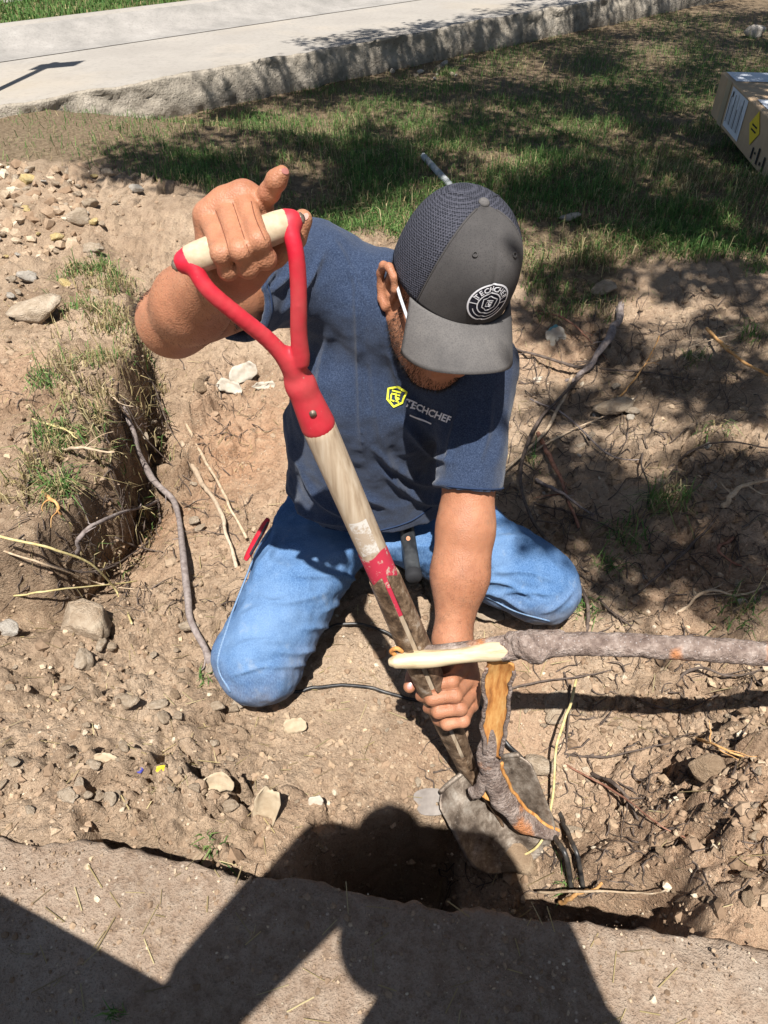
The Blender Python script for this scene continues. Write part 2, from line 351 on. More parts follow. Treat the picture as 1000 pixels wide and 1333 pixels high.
c = m.mix(m.math('MULTIPLY', m.ramp(v2, [(.1, .6), (.25, 0.)]), m.ramp(m.noise(20, 2), [(.45, 0.), (.6, 1.)])), c, (.17, .12, .08))
c = m.mix(m.ramp(nC, [(.32, .5), (.5, 0.)]), c, (.12, .085, .058)); bp = m.bump(m.math('ADD', nC, m.math('MULTIPLY', nB, .8)), .9, .005); bp = m.bump(m.noise(90, 4, .7), .5, .006, bp)
SLABM = m.fin(c, bp)
tag(link('sidewalk', mesh_np('sidewalk', sv.reshape(-1, 3)[:, :], grid_faces(sv.shape[0], sv.shape[1])[:, ::-1], True), SLABM), 'dusty concrete sidewalk slab with a chipped edge above the trench', kind='structure')

# ================================================================== ROADWAY beyond the lawn
RZ = .058
e0 = pz(0, 150, RZ)[:2]; e1 = pz(800, 2, RZ)[:2]; RD = (e1-e0)/np.linalg.norm(e1-e0); RN = np.array([-RD[1], RD[0]])
def roadp(s, t, z): return np.array([*(e0+RD*s+RN*t), z])
def strip(name, prof, mat, s0=-30, s1=40, dense=(-3, 6), step=.03, jit=0, seed=0, label='', kind='structure'):
    """extrude a (t, z) profile along the road"""
    s = axis(dense[0], dense[1], step, 1.1, s0, s1); prof = np.array(prof, float)
    S = np.broadcast_to(s[None], (len(prof), len(s))); T = np.broadcast_to(prof[:, :1], S.shape).copy(); Z = np.broadcast_to(prof[:, 1:2], S.shape).copy()
    if jit:
        w = np.exp(-np.abs(T)/.1)
        d1, i1 = worley(S*9, Z*16+seed, seed+1); T += w*jit*(1.2*fbm(S*6, Z*9+seed, 4, seed)-1.3*np.clip(.45-d1, 0, 1)*(i1 > .45)*-1)
        Z += w*jit*.35*fbm(S*7, T*9, 3, seed+3)
    P = e0[:, None, None]+RD[:, None, None]*S+RN[:, None, None]*T
    V = np.stack([P[0], P[1], Z], -1).reshape(-1, 3)
    return tag(link(name, mesh_np(name, V, grid_faces(len(prof), len(s)), True), mat), label, kind=kind)
m = Mat('road_concrete', .9, .2)
nA = m.noise(1.3, 5, .6); nB = m.noise(30, 5, .65); nC = m.noise(160, 3, .7)
c = m.ramp(nA, [(.3, (.24, .218, .19)), (.55, (.28, .255, .222)), (.75, (.31, .272, .225))])
c = m.mix(m.ramp(nB, [(.3, .45), (.5, 0.)]), c, (.17, .155, .135)); c = m.mix(m.ramp(m.noise(3.2, 5, .7), [(.55, 0.), (.75, .45)]), c, (.19, .172, .15)); c = m.mix(m.ramp(m.noise(.7, 3), [(.52, 0.), (.7, .4)]), c, (.34, .28, .20))
ROADM = m.fin(c, m.bump(m.math('ADD', nB, nC), .4, .004))
m = Mat('rough_concrete', .95, .15)
nA = m.noise(6, 5, .7); nB = m.noise(40, 5, .7); v = m.vor(30)
c = m.ramp(nA, [(.3, (.18, .155, .125)), (.5, (.31, .27, .215)), (.7, (.40, .35, .285))]); c = m.mix(m.ramp(v, [(.08, .7), (.2, 0.)]), c, (.07, .06, .05))
ROUGHC = m.fin(c, m.bump(m.math('ADD', nB, m.math('MULTIPLY', nA, .8)), .9, .02))
m = Mat('gutter_concrete', .9, .2)
nA = m.noise(4, 5, .65); nB = m.noise(50, 4, .7)
c = m.ramp(nA, [(.3, (.19, .178, .16)), (.6, (.27, .25, .225)), (.8, (.33, .31, .28))]); c = m.mix(m.ramp(nB, [(.3, .4), (.5, 0.)]), c, (.12, .11, .10))
GUTM = m.fin(c, m.bump(nB, .6, .006))
strip('road', [(.03, RZ)]+[(.02+.1*k, RZ-.002*k) for k in range(1, 14)]+[(1.42, RZ-.02)], ROADM, label='pale concrete road running past the lawn')
ro = strip('road_edge', [(-.02, -.14), (-.03, -.09), (-.028, -.05), (-.02, -.02), (-.015, .01), (-.008, .035), (-.002, .06), (.0, .08), (.008, .097), (.022, RZ+.004), (.05, RZ+.0045)], ROUGHC, step=.022, jit=.035, seed=9, label='broken rough concrete edge of the road above the lawn')
strip('road_gutter', [(1.42, RZ-.016), (1.5, RZ-.022), (1.6, RZ-.018), (1.72, RZ+.005), (1.84, RZ+.05), (1.93, RZ+.085), (1.97, RZ+.094)], GUTM, label='darker sloping gutter on the far side of the road')
strip('far_curb', [(1.968, RZ+.092), (1.99, RZ+.103), (2.08, RZ+.105), (2.11, RZ+.10), (2.12, RZ+.05)], ROADM, label='pale concrete curb top on the far side of the road')
m = Mat('verge_soil', .95, .1); VERGEM = m.fin(m.ramp(m.noise(30, 4), [(.3, (.07, .075, .03)), (.7, (.14, .13, .06))]))
strip('verge', [(2.1, RZ+.085), (2.5, RZ+.08), (3.0, RZ+.08), (3.25, RZ+.08)], VERGEM, label='grass verge between the curb and the far pavement')
strip('far_pavement', [(3.15, RZ+.09), (3.2, RZ+.1), (5, RZ+.1), (14, RZ+.1)], ROADM, label='pale concrete pavement beyond the far verge')
# ================================================================== SDF modelling (one continuous surface per body / garment)
class Field:
    def __init__(s, lo, hi, h):
        s.lo = np.asarray(lo, float); s.h = h; s.n = np.ceil((np.asarray(hi)-s.lo)/h).astype(int)+1
        s.a = np.full(s.n, .5, np.float32)
    def grid(s, lo, hi):
        i0 = np.clip(np.floor((np.asarray(lo)-s.lo)/s.h).astype(int), 0, s.n-1); i1 = np.clip(np.ceil((np.asarray(hi)-s.lo)/s.h).astype(int)+1, 1, s.n)
        sl_ = tuple(slice(a, b) for a, b in zip(i0, i1))
        ax = [(s.lo[k]+np.arange(i0[k], i1[k])*s.h).astype(np.float32) for k in range(3)]
        return sl_, ax[0][:, None, None], ax[1][None, :, None], ax[2][None, None, :]
    def op(s, fn, lo, hi, k=.01, sub=False):
        m = k+.012; sl_, X, Y, Z = s.grid(np.asarray(lo)-m, np.asarray(hi)+m); a = s.a[sl_]
        if a.size == 0: return
        d = fn(X, Y, Z)
        if sub: d = -d; h = np.clip(.5-.5*(a-d)/k, 0, 1); s.a[sl_] = a+(d-a)*h+k*h*(1-h)
        else: h = np.clip(.5+.5*(a-d)/k, 0, 1); s.a[sl_] = a+(d-a)*h-k*h*(1-h)
    def cone(s, a, b, r1, r2, k=.01, cut=None, sub=False, sc=None):
        a = np.asarray(a, float); b = np.asarray(b, float); e = b-a; L2 = e@e; R = max(r1, r2)
        def fn(X, Y, Z):
            x = X-a[0]; y = Y-a[1]; z = Z-a[2]; t = np.clip((x*e[0]+y*e[1]+z*e[2])/L2, 0, 1)
            d = np.sqrt((x-e[0]*t)**2+(y-e[1]*t)**2+(z-e[2]*t)**2)-(r1+(r2-r1)*t)
            if cut is not None: d = np.maximum(d, (x*e[0]+y*e[1]+z*e[2])/math.sqrt(L2)-cut*math.sqrt(L2))
            return d
        s.op(fn, np.minimum(a, b)-R, np.maximum(a, b)+R, k, sub)
    def chain(s, P, R, k=.008):
        for i in range(len(P)-1): s.cone(P[i], P[i+1], R[i], R[i+1], k)
    def ell(s, c, r, k=.02, M=None, sub=False):
        c = np.asarray(c, float); r = np.asarray(r, float); M = np.eye(3) if M is None else np.asarray(M); R = r.max()
        def fn(X, Y, Z):
            x = X-c[0]; y = Y-c[1]; z = Z-c[2]
            q = [(M[i, 0]*x+M[i, 1]*y+M[i, 2]*z) for i in range(3)]
            k0 = np.sqrt((q[0]/r[0])**2+(q[1]/r[1])**2+(q[2]/r[2])**2)+1e-6; k1 = np.sqrt((q[0]/r[0]**2)**2+(q[1]/r[1]**2)**2+(q[2]/r[2]**2)**2)+1e-6
            return k0*(k0-1)/k1
        s.op(fn, c-R, c+R, k, sub)
    def half(s, p, n):
        """keep the side where (x-p).n < 0"""
        p = np.asarray(p, float); n = np.asarray(n, float); n = n/np.linalg.norm(n)
        sl_, X, Y, Z = s.grid(s.lo, s.lo+s.n*s.h); d = ((X-p[0])*n[0]+(Y-p[1])*n[1]+(Z-p[2])*n[2]).astype(np.float32)
        s.a = np.maximum(s.a, d)
    def mesh(s):
        a = s.a; ins = a < 0; n = a.shape
        c = np.zeros((n[0]-1, n[1]-1, n[2]-1), np.int8)
        for dx in (0, 1):
            for dy in (0, 1):
                for dz in (0, 1): c += ins[dx:n[0]-1+dx, dy:n[1]-1+dy, dz:n[2]-1+dz]
        I, J, K = np.nonzero((c > 0) & (c < 8)); N = len(I)
        idx = np.full(c.shape, -1, np.int32); idx[I, J, K] = np.arange(N)
        off = [(x, y, z) for x in (0, 1) for y in (0, 1) for z in (0, 1)]
        val = np.stack([a[I+x, J+y, K+z] for x, y, z in off], 1); acc = np.zeros((N, 3)); cnt = np.zeros(N)
        for p in range(8):
            for q in range(p+1, 8):
                if sum(abs(off[p][t]-off[q][t]) for t in range(3)) != 1: continue
                m = (val[:, p] < 0) != (val[:, q] < 0); t = np.where(m, val[:, p]/(val[:, p]-val[:, q]+1e-12), 0)
                for ax in range(3): acc[:, ax] += m*(off[p][ax]+(off[q][ax]-off[p][ax])*t)
                cnt += m
        V = s.lo+(np.stack([I, J, K], 1)+acc/cnt[:, None])*s.h; F = []
        for ax in range(3):
            sl0 = [slice(None)]*3; sl1 = [slice(None)]*3; sl0[ax] = slice(0, -1); sl1[ax] = slice(1, None)
            A = ins[tuple(sl0)]; B = ins[tuple(sl1)]; ch = A != B
            b, d = [(1, 2), (2, 0), (0, 1)][ax]; t = [slice(None)]*3; ix = np.array(np.nonzero(ch)); ok = (ix[b] > 0) & (ix[d] > 0) & (ix[b] < n[b]-1) & (ix[d] < n[d]-1); ix = ix[:, ok]
            fl = A[tuple(ix)]
            def g(ob, od):
                q = ix.copy(); q[b] += ob; q[d] += od; return idx[tuple(q)]
            f = np.stack([g(-1, -1), g(0, -1), g(0, 0), g(-1, 0)], 1); f[~fl] = f[~fl][:, ::-1]; F.append(f)
        F = np.vstack(F); F = F[(F >= 0).all(1)]
        return V, F
def vnormals(V, F):
    n = np.cross(V[F[:, 2]]-V[F[:, 0]], V[F[:, 3]]-V[F[:, 1]]); N = np.zeros_like(V)
    for k in range(4):
        for ax in range(3): N[:, ax] += np.bincount(F[:, k], n[:, ax], len(V))
    return N/(np.linalg.norm(N, axis=1)[:, None]+1e-12)
def smooth(V, F, it=2, f=.5):
    for _ in range(it):
        S = np.zeros_like(V); C = np.zeros(len(V))
        for k in range(4):
            a, b = F[:, k], F[:, (k+1) % 4]
            for ax in range(3): S[:, ax] += np.bincount(a, V[b, ax], len(V))+np.bincount(b, V[a, ax], len(V))
            C += np.bincount(a, minlength=len(V))+np.bincount(b, minlength=len(V))
        V = V+(S/np.maximum(C, 1)[:, None]-V)*f
    return V
def folds(V, F, L):
    """raise or sink creases: L = [(pixel polyline, half width px, height m)] on the side that faces the camera"""
    N = vnormals(V, F); u, v, d = proj(V); face = (N@np.array([0, -CP, SP])) > .05; off = np.zeros(len(V))
    for P, w, h in L:
        P = catmull(P, 6); D = np.full(len(V), 1e9); tt = np.zeros(len(V)); m = face & (u > P[:, 0].min()-4*w) & (u < P[:, 0].max()+4*w) & (v > P[:, 1].min()-4*w) & (v < P[:, 1].max()+4*w)
        uu, vv = u[m], v[m]; dd = np.full(len(uu), 1e9); t2 = np.zeros(len(uu))
        for i in range(len(P)-1):
            e = P[i+1]-P[i]; t = np.clip(((uu-P[i, 0])*e[0]+(vv-P[i, 1])*e[1])/(e@e+1e-9), 0, 1)
            q = (uu-P[i, 0]-e[0]*t)**2+(vv-P[i, 1]-e[1]*t)**2; k = q < dd; dd[k] = q[k]; t2[k] = (i+t[k])/(len(P)-1)
        sd1 = np.sqrt(dd); prof = .65*np.exp(-sd1/(w*.8))+.45*np.exp(-dd/(w*w))-.5*np.exp(-dd/(w*w*5)); off[m] += h*prof*np.clip(np.sin(np.clip(t2, 0, 1)*math.pi)*1.6, 0.1, 1)
    return V+N*off[:, None]

# ------------------------------------------------------------------ the kneeling man: joints
SR = px(392, 352, 1.20); SL = px(622, 482, 1.26)
ER = px(226, 418, .97); WR = px(296, 352, .80)
EL = px(606, 690, 1.295); WL = px(589, 832, 1.31)
NB = np.array([.015, 1.125, .585])
CR_, CU_, CB_ = np.array([1.0, 0, 0]), np.array([0, SP, CP]), np.array([0, -CP, SP])
def camv(v): return v[0]*CR_+v[1]*CU_+v[2]*CB_
HT = camv((.27, .47, .84)); HT /= np.linalg.norm(HT)
HF = camv((.28, -.87, .44)); HF -= HT*(HF@HT); HF /= np.linalg.norm(HF)
HL = np.cross(HT, HF)
HL = HL if HL[0] > 0 else -HL
CAPC = px(589, 357, 1.085); HC = CAPC-.03*HT
HM = np.stack([HL, HF, HT])
def hp(l, f, t): return HC+l*HL+f*HF+t*HT
B = Field((-.42, .60, -.16), (.34, 1.36, .93), .0027)
# torso core under the shirt
B.ell((-.02, 1.215, .27), (.15, .09, .14), .05); B.ell((.0, 1.165, .43), (.155, .105, .15), .05)
B.cone(SR, SL, .06, .058, .05); B.cone(NB+np.array([0, .01, -.03]), HC-.03*HT-.02*HF, .066, .06, .03)
B.cone(NB, SR*.55+NB*.45, .055, .05, .04); B.cone(NB, SL*.55+NB*.45, .055, .05, .04)
# head
B.ell(hp(0, -.012, .02), (.076, .095, .096), .02, HM); B.ell(hp(0, .03, -.055), (.062, .064, .084), .03, HM)
for s in (-1, 1):
    B.cone(hp(s*.056, .0, -.055), hp(s*.022, .068, -.112), .021, .019, .025)
    B.ell(hp(s*.046, .062, -.03), (.022, .022, .018), .02, HM)
B.cone(hp(0, .07, -.113), hp(0, .078, -.11), .022, .02, .02)
B.cone(hp(-.032, .08, .014), hp(.032, .08, .014), .014, .014, .015)
for s in (-1, 1): B.ell(hp(s*.031, .1, -.008), (.016, .016, .013), .01, HM, True)
for s in (-1, 1): B.ell(hp(s*.031, .076, -.008), (.013, .013, .013), .004, HM)
B.cone(hp(0, .092, -.002), hp(0, .114, -.044), .009, .014, .012)
for s in (-1, 1): B.ell(hp(s*.013, .102, -.048), (.009, .011, .008), .006, HM)
B.cone(hp(-.02, .088, -.076), hp(.02, .088, -.076), .0075, .0075, .006); B.cone(hp(-.016, .087, -.089), hp(.016, .087, -.089), .0085, .0085, .006)
for s in (-1, 1):
    def epnt(f, t, o=0): return hp(s*(.077+o), f-.012, t-.012)
    B.ell(epnt(-.004, .0, .002), (.008, .018, .029), .008, HM)
    helix = [epnt(.012, -.004, .004), epnt(.016, .016, .008), epnt(.008, .032, .012), epnt(-.008, .036, .016), epnt(-.021, .026, .018), epnt(-.024, .008, .017), epnt(-.018, -.012, .013), epnt(-.006, -.026, .009), epnt(.006, -.03, .006), epnt(.01, -.02, .003)]
    B.chain(helix, [.005, .0055, .006, .006, .006, .0058, .0055, .0075, .0075, .005], .004)
    B.ell(epnt(.001, .006, .012), (.010, .0105, .017), .004, HM, True)
    B.cone(epnt(-.012, -.008, .007), epnt(-.008, .02, .010), .0045, .0045, .004)
# arms
B.cone(SR, ER, .054, .043, .03); B.cone(ER, ER*.62+WR*.38, .0425, .0445, .02); B.cone(ER*.62+WR*.38, WR, .0445, .029, .02)
B.cone(SL, EL, .052, .045, .03); B.cone(EL, EL*.6+WL*.4, .0445, .0455, .035); B.cone(EL*.6+WL*.4, WL, .0455, .031, .035)
B.ell(ER+np.array([-.006, .012, -.01]), (.036, .036, .036), .02)
# right hand on the grip: (joint pixels, depth)
DG = .745
def hand(wrist, mcps, fingers, thumb, fr, kf=.0035):
    for i, mpt in enumerate(mcps):
        B.cone(wrist, mpt, .025, .0148, .012)
    for i in range(len(mcps)-1): B.cone(mcps[i], mcps[i+1], .0125, .0125, .010)
    for P, r in zip(fingers, fr):
        rr = [r*1.10, r*1.0, r*.93, r*.80][:len(P)]
        # straight bones with knuckles a little thicker
        F2 = Field.__new__(Field); 
        B.chain(P, rr, kf)
        for q in P[1:-1]: B.ell(q, (r*1.06,)*3, .004)
    B.chain(thumb, [.019, .0145, .0122, .0108], .006)
mR = [px(337, 270, .762), px(317, 256, .757), px(293, 265, .760), px(271, 281, .764)]
fR = [[mR[0], px(351, 250, .742), px(360, 235, .728), px(367, 226, .722)],
      [mR[1], px(337, 313, .716), px(346, 337, .735), px(345, 330, .762)],
      [mR[2], px(313, 326, .717), px(323, 349, .737), px(322, 340, .764)],
      [mR[3], px(288, 330, .723), px(297, 352, .742), px(297, 344, .764)]]
tR = [px(318, 350, .79), px(356, 330, .79), px(383, 310, .785), px(394, 286, .775)]
hand(WR*.8+px(300, 315, .785)*.2, mR, fR, tR, [.0102, .0108, .0105, .0098], .0016)
B.cone(WR, px(305, 310, .785), .031, .027, .02); B.cone(px(318, 350, .79), px(318, 290, .782), .02, .02, .015); B.cone(px(292, 345, .79), px(283, 300, .784), .018, .018, .015)
mL = [px(606, 866, 1.298), px(612, 882, 1.300), px(614, 900, 1.304), px(612, 917, 1.310)]
fL = [[mL[0], px(588, 886, 1.243), px(561, 891, 1.247), px(545, 890, 1.28)],
      [mL[1], px(592, 905, 1.243), px(563, 909, 1.247), px(548, 906, 1.28)],
      [mL[2], px(599, 922, 1.249), px(571, 926, 1.253), px(557, 922, 1.286)],
      [mL[3], px(603, 938, 1.260), px(582, 942, 1.264), px(569, 938, 1.295)]]
tL = [px(572, 856, 1.315), px(550, 868, 1.295), px(538, 880, 1.275), px(533, 894, 1.268)]
hand(WL, mL, fL, tL, [.0122, .0126, .0120, .0110])
B.cone(WL, px(598, 880, 1.315), .031, .028, .02); B.cone(px(575, 862, 1.315), px(604, 905, 1.318), .018, .022, .015)
BV, BF = B.mesh(); del B
BV = smooth(BV, BF, 2, .4); BN = vnormals(BV, BF); print('body', len(BV))
_ar = fbm3(BV*38, 3, 5); BV = BV+BN*(.0005*_ar)[:, None]
MANB = np.array([-.02, 1.2, -.18])
man = empty('person', MANB)
tag(man, 'kneeling person in navy T-shirt, jeans and dark cap leaning over a shovel', 'person')
m = Mat('skin', .55, .35)
nA = m.noise(9, 4, .6); nB = m.noise(60, 4, .65); nC = m.noise(350, 3, .6)
c = m.ramp(nA, [(.3, (.27, .112, .056)), (.55, (.345, .152, .082)), (.75, (.41, .20, .115))])
c = m.mix(m.ramp(nB, [(.35, .35), (.55, 0.)]), c, (.24, .095, .052))
c = m.mix(m.ramp(m.noise(34, 5, .7), [(.54, 0.), (.72, .5)]), c, (.20, .105, .062)); c = m.mix(m.ramp(m.noise(22, 3), [(.62, 0.), (.75, .3)]), c, (.38, .135, .085))
m.b.inputs['Subsurface Weight'].default_value = .12; m.b.inputs['Subsurface Radius'].default_value = (.01, .004, .002); m.b.inputs['Subsurface Scale'].default_value = .6
SKIN = m.fin(c, m.bump(m.noise(130, 4, .7), .2, .0016, m.bump(m.math('ADD', m.math('MULTIPLY', nC, .5), m.vor(420)), .35, .0016)))
bodyo = part('body', BV, BF, SKIN, man, MANB)
m = Mat('finger_gap_shade', .7, .2); GAP_SHADE = m.fin((.13, .045, .025))  # dark skin tone painted in as the shade between neighbouring fingers

# ------------------------------------------------------------------ T-shirt
S = Field((-.42, .92, .02), (.36, 1.45, .80), .0042)
S.ell((-.03, 1.225, .12), (.182, .142, .13), .06); S.ell((-.025, 1.205, .27), (.176, .134, .17), .06); S.ell((-.005, 1.165, .43), (.172, .128, .155), .06)
S.cone(SR*.93+SL*.07, SL*.93+SR*.07, .074, .070, .05); S.cone(NB+np.array([0, .01, -.02]), NB+np.array([0.012, -.008, .012]), .074, .068, .04)
S.cone(NB, SR*.7+NB*.3, .068, .066, .05); S.cone(NB, SL*.7+NB*.3, .066, .064, .05)
S.cone(SR, ER, .071, .063, .045, cut=.60); S.cone(SL, EL, .066, .056, .04, cut=.735)
S.half((0, 1.07, .112), (-.06, .02, -1))
hn = HC-.03*HT-.02*HF-NB; S.cone(NB+hn*.30, NB+hn*1.6, .069, .082, .006, sub=True)
S.cone(SR+(ER-SR)*.57, ER, .054, .054, .003, sub=True); S.cone(SL+(EL-SL)*.70, EL, .0515, .050, .003, sub=True)
SV, SF = S.mesh(); del S
SV = smooth(SV, SF, 2, .5); SN = vnormals(SV, SF)
q = SV.copy(); q[:, 2] *= .45
SV = SV+SN*(.0045*fbm3(q*17, 2, 9)+.0018*fbm3(SV*44, 2, 12))[:, None]
SV = folds(SV, SF, [(P_, w_*.72, h_*1.7) for P_, w_, h_ in [([(462,345),(466,430),(470,540),(474,600)], 7, .006), ([(485,470),(495,560),(520,640)], 9, .005), ([(400,560),(440,625),(520,668)], 9, .008), ([(380,590),(420,655),(500,690)], 8, .008),
  ([(480,580),(540,625),(590,630)], 9, .009), ([(490,610),(550,652),(585,650)], 8, .009), ([(365,500),(380,600),(372,660)], 10, .006), ([(430,420),(415,520),(430,600)], 12, .006), ([(520,545),(560,590),(585,600)], 8, .008),
  ([(395,320),(375,360),(345,385)], 8, .006), ([(425,320),(400,370),(365,410)], 8, .006), ([(360,350),(340,380)], 6, .004), ([(500,440),(530,520),(560,560)], 10, .006), ([(600,520),(585,580),(580,615)], 7, .004), ([(640,500),(635,560),(620,610)], 8, .004), ([(430,305),(455,350),(480,400)], 8, .004), ([(362,640),(400,672),(470,688)], 6, .006)]])
m = Mat('navy_cotton', .95, .1)
nA = m.noise(500, 3, .7); nB = m.noise(1300, 2, .6); nC = m.noise(6, 3)
c = m.ramp(nA, [(.3, (.010, .017, .036)), (.5, (.024, .037, .070)), (.7, (.055, .076, .125))]); c = m.mix(m.ramp(nC, [(.3, .25), (.7, 0.)]), c, (.02, .03, .06))
m.b.inputs['Sheen Weight'].default_value = .15; m.b.inputs['Sheen Roughness'].default_value = .5
SHIRT = m.fin(c, m.bump(m.math('ADD', nA, nB), .4, .0012))
shirt = part('shirt', SV, SF, SHIRT, man, MANB)
m = Mat('navy_rib', .95, .1); RIB = m.fin((.022, .036, .075), m.bump(m.wave(900, 0, 0, 'X'), .3, .001))
# collar and hem seams
def ringpath(c, ax, r, n=48):
    ax = ax/np.linalg.norm(ax); a = np.cross(ax, [0, 0, 1.0]); a /= np.linalg.norm(a); b = np.cross(ax, a); th = np.linspace(0, 2*math.pi, n); return c+r*(np.cos(th)[:, None]*a+np.sin(th)[:, None]*b)
V, F = tube(ringpath(NB+hn*.33, hn, .0705), .0065, 8, cap=False, flat=1.0); part('collar', V, F, RIB, shirt, MANB)
from mathutils.bvhtree import BVHTree
def bvh(V, F): return BVHTree.FromPolygons([tuple(v) for v in V], [tuple(int(i) for i in f) for f in F])
def onto(T, u, v, off=.001):
    r = raydir(u, v); h = T.ray_cast(Vector((0, 0, CAMZ)), Vector(r).normalized()); 
    return None if h[0] is None else np.array(h[0])+np.array(h[1])*off*(1 if h[1].dot(Vector(r)) < 0 else -1)
def seam(T, pts, r, name, mat, parent, off=.0005, n=8):
    P = [onto(T, u, v, off) for u, v in catmull(pts, n)]; P = [p for p in P if p is not None]
    if len(P) < 3: return
    V, F = tube(np.array(P), r, 6); return part(name, V, F, mat, parent, MANB)
TS = bvh(SV, SF); TBODY = bvh(BV, BF)
for P_ in ([(327,262),(333,285),(345,312)], [(303,264),(311,288),(324,328)], [(281,274),(290,298),(300,332)],
           [(556,899),(575,899),(597,897)], [(560,917),(580,917),(603,914)], [(570,934),(588,934),(606,931)]):
    seam(TBODY, P_, .00045, 'finger_gap_shade', GAP_SHADE, bodyo, off=.0001, n=5)
for a_, b_, t_, r_ in ((SR, ER, .575, .0652), (SL, EL, .715, .0592)):
    V, F = tube(ringpath(a_+(b_-a_)*t_, b_-a_, r_, 40), .0016, 6, cap=False); part('sleeve_hem', V, F, RIB, shirt, MANB)
seam(TS, [(361,652),(385,672),(430,688),(480,692),(530,680),(562,660)], .0016, 'hem_stitch', RIB, shirt)

# ------------------------------------------------------------------ jeans
KR = px(336, 860, 1.51); KL = px(704, 762, 1.645)
J = Field((-.42, .78, -.21), (.52, 1.62, .24), .0045)
J.ell((-.03, 1.235, .07), (.172, .135, .12), .05); J.ell((-.03, 1.225, .13), (.165, .128, .075), .04)
J.cone((-.115, 1.24, .045), KR, .118, .086, .04); J.cone((.055, 1.23, .045), KL, .118, .083, .04)
AR = np.array([-.18, 1.36, -.125]); AL = np.array([.16, 1.48, -.125])
J.cone(KR, AR, .082, .056, .03); J.cone(KL, AL, .08, .056, .03)
J.half((0, 0, .195), (0, .12, 1))
JV, JF = J.mesh(); del J
JV = smooth(JV, JF, 2, .5); JN = vnormals(JV, JF)
JV = JV+JN*(.006*fbm3(JV*np.array([15, 15, 15]), 2, 19)+.002*fbm3(JV*42, 2, 22))[:, None]
JV = folds(JV, JF, [(P_, w_*.66, h_*1.7) for P_, w_, h_ in [([(545,762),(500,745),(455,715)], 7, .008), ([(540,768),(490,765),(440,745)], 7, .007), ([(530,775),(480,785),(430,785)], 6, .007), ([(470,800),(430,815),(390,818)], 7, .006), ([(430,840),(390,850),(345,845)], 7, .005),
  ([(400,700),(350,720),(325,760)], 9, .005), ([(360,690),(345,740)], 7, .004), ([(620,770),(650,775),(690,800)], 6, .007), ([(615,755),(660,760),(705,785)], 6, .006), ([(640,745),(690,745),(730,760)], 7, .005), ([(640,700),(680,700),(720,725)], 8, .005),
  ([(520,700),(540,735),(545,765)], 7, .005), ([(300,810),(340,790),(400,770)], 9, .004), ([(295,850),(330,835),(380,835)], 8, .004), ([(565,690),(560,730),(550,765)], 6, .004), ([(700,800),(725,790),(750,765)], 6, .004), ([(548,766),(470,775),(415,800)], 6, .006), ([(520,790),(470,815),(430,850)], 6, .006), ([(440,860),(400,865),(350,870)], 6, .005), ([(300,880),(340,868),(385,862)], 6, .004), ([(360,740),(400,750),(450,748)], 7, .004), ([(330,775),(370,785),(430,770)], 7, .004), ([(560,768),(600,752),(640,735)], 6, .006), ([(640,775),(680,770),(720,775)], 6, .005), ([(660,680),(700,715),(735,750)], 7, .004), ([(590,700),(570,740),(556,766)], 6, .005)]])
m = Mat('blue_denim', .9, .12)
co = m.map((1, 1, .25)); nA = m.noise(420, 3, .7, co=co); nB = m.noise(7, 4, .6); nC = m.noise(28, 4, .65); w = m.wave(330, 1.5, 1, 'DIAGONAL')
c = m.ramp(nA, [(.3, (.034, .080, .175)), (.5, (.066, .138, .27)), (.7, (.115, .205, .355))])
c = m.mix(m.ramp(nB, [(.42, 0.), (.68, .55)]), c, (.16, .25, .385)); c = m.mix(m.ramp(nB, [(.25, .55), (.45, 0.)]), c, (.05, .11, .235))
c = m.mix(m.ramp(nC, [(.6, 0.), (.78, .35)]), c, (.27, .29, .30))
pos = m.n.new('ShaderNodeSeparateXYZ'); m.l.new(m.c, pos.inputs[0])
dz = m.math('MULTIPLY', m.ramp(pos.outputs[2], [(.0, 1.), (.16, 0.)]), m.ramp(m.noise(18, 4), [(.35, .2), (.65, .85)]))
c = m.mix(dz, c, (.30, .245, .18))
DENIM = m.fin(c, m.bump(m.math('ADD', m.math('MULTIPLY', w, .3), nA), .45, .0015))
jeans = part('jeans', JV, JF, DENIM, man, MANB)
TJ = bvh(JV, JF)
m = Mat('denim_thread', .9, .1); THREAD = m.fin(m.ramp(m.noise(700, 2), [(.4, (.08, .15, .27)), (.6, (.20, .27, .36))]))
seam(TJ, [(352,690),(320,750),(297,815),(284,865),(300,900)], .0024, 'side_seam', THREAD, jeans)
seam(TJ, [(545,768),(490,792),(440,838),(400,885)], .0022, 'inner_seam', THREAD, jeans)
seam(TJ, [(560,770),(620,772),(670,795),(715,808)], .0022, 'inner_seam', THREAD, jeans)
seam(TJ, [(525,690),(533,725),(545,764)], .0022, 'fly_seam', THREAD, jeans)
# work boots tucked behind
m = Mat('boot_leather', .6, .3); BOOT = m.fin(m.ramp(m.noise(30, 4), [(.3, (.05, .03, .018)), (.7, (.12, .075, .045))]), m.bump(m.noise(200, 3), .3, .002))
for A, dr in ((AR, np.array([.25, .97, 0])), (AL, np.array([-.2, .98, 0]))):
    dr = dr/np.linalg.norm(dr); f = Field(A-np.array([.13, .1, .1]), A+np.array([.15, .36, .12]), .006)
    f.cone(A-dr*.02, A+dr*.07, .058, .05, .02); f.cone(A+dr*.06+np.array([0, 0, -.005]), A+dr*.24+np.array([0, 0, -.02]), .048, .036, .025)
    V, F = f.mesh(); part('boot', smooth(V, F, 2), F, BOOT, man, MANB)
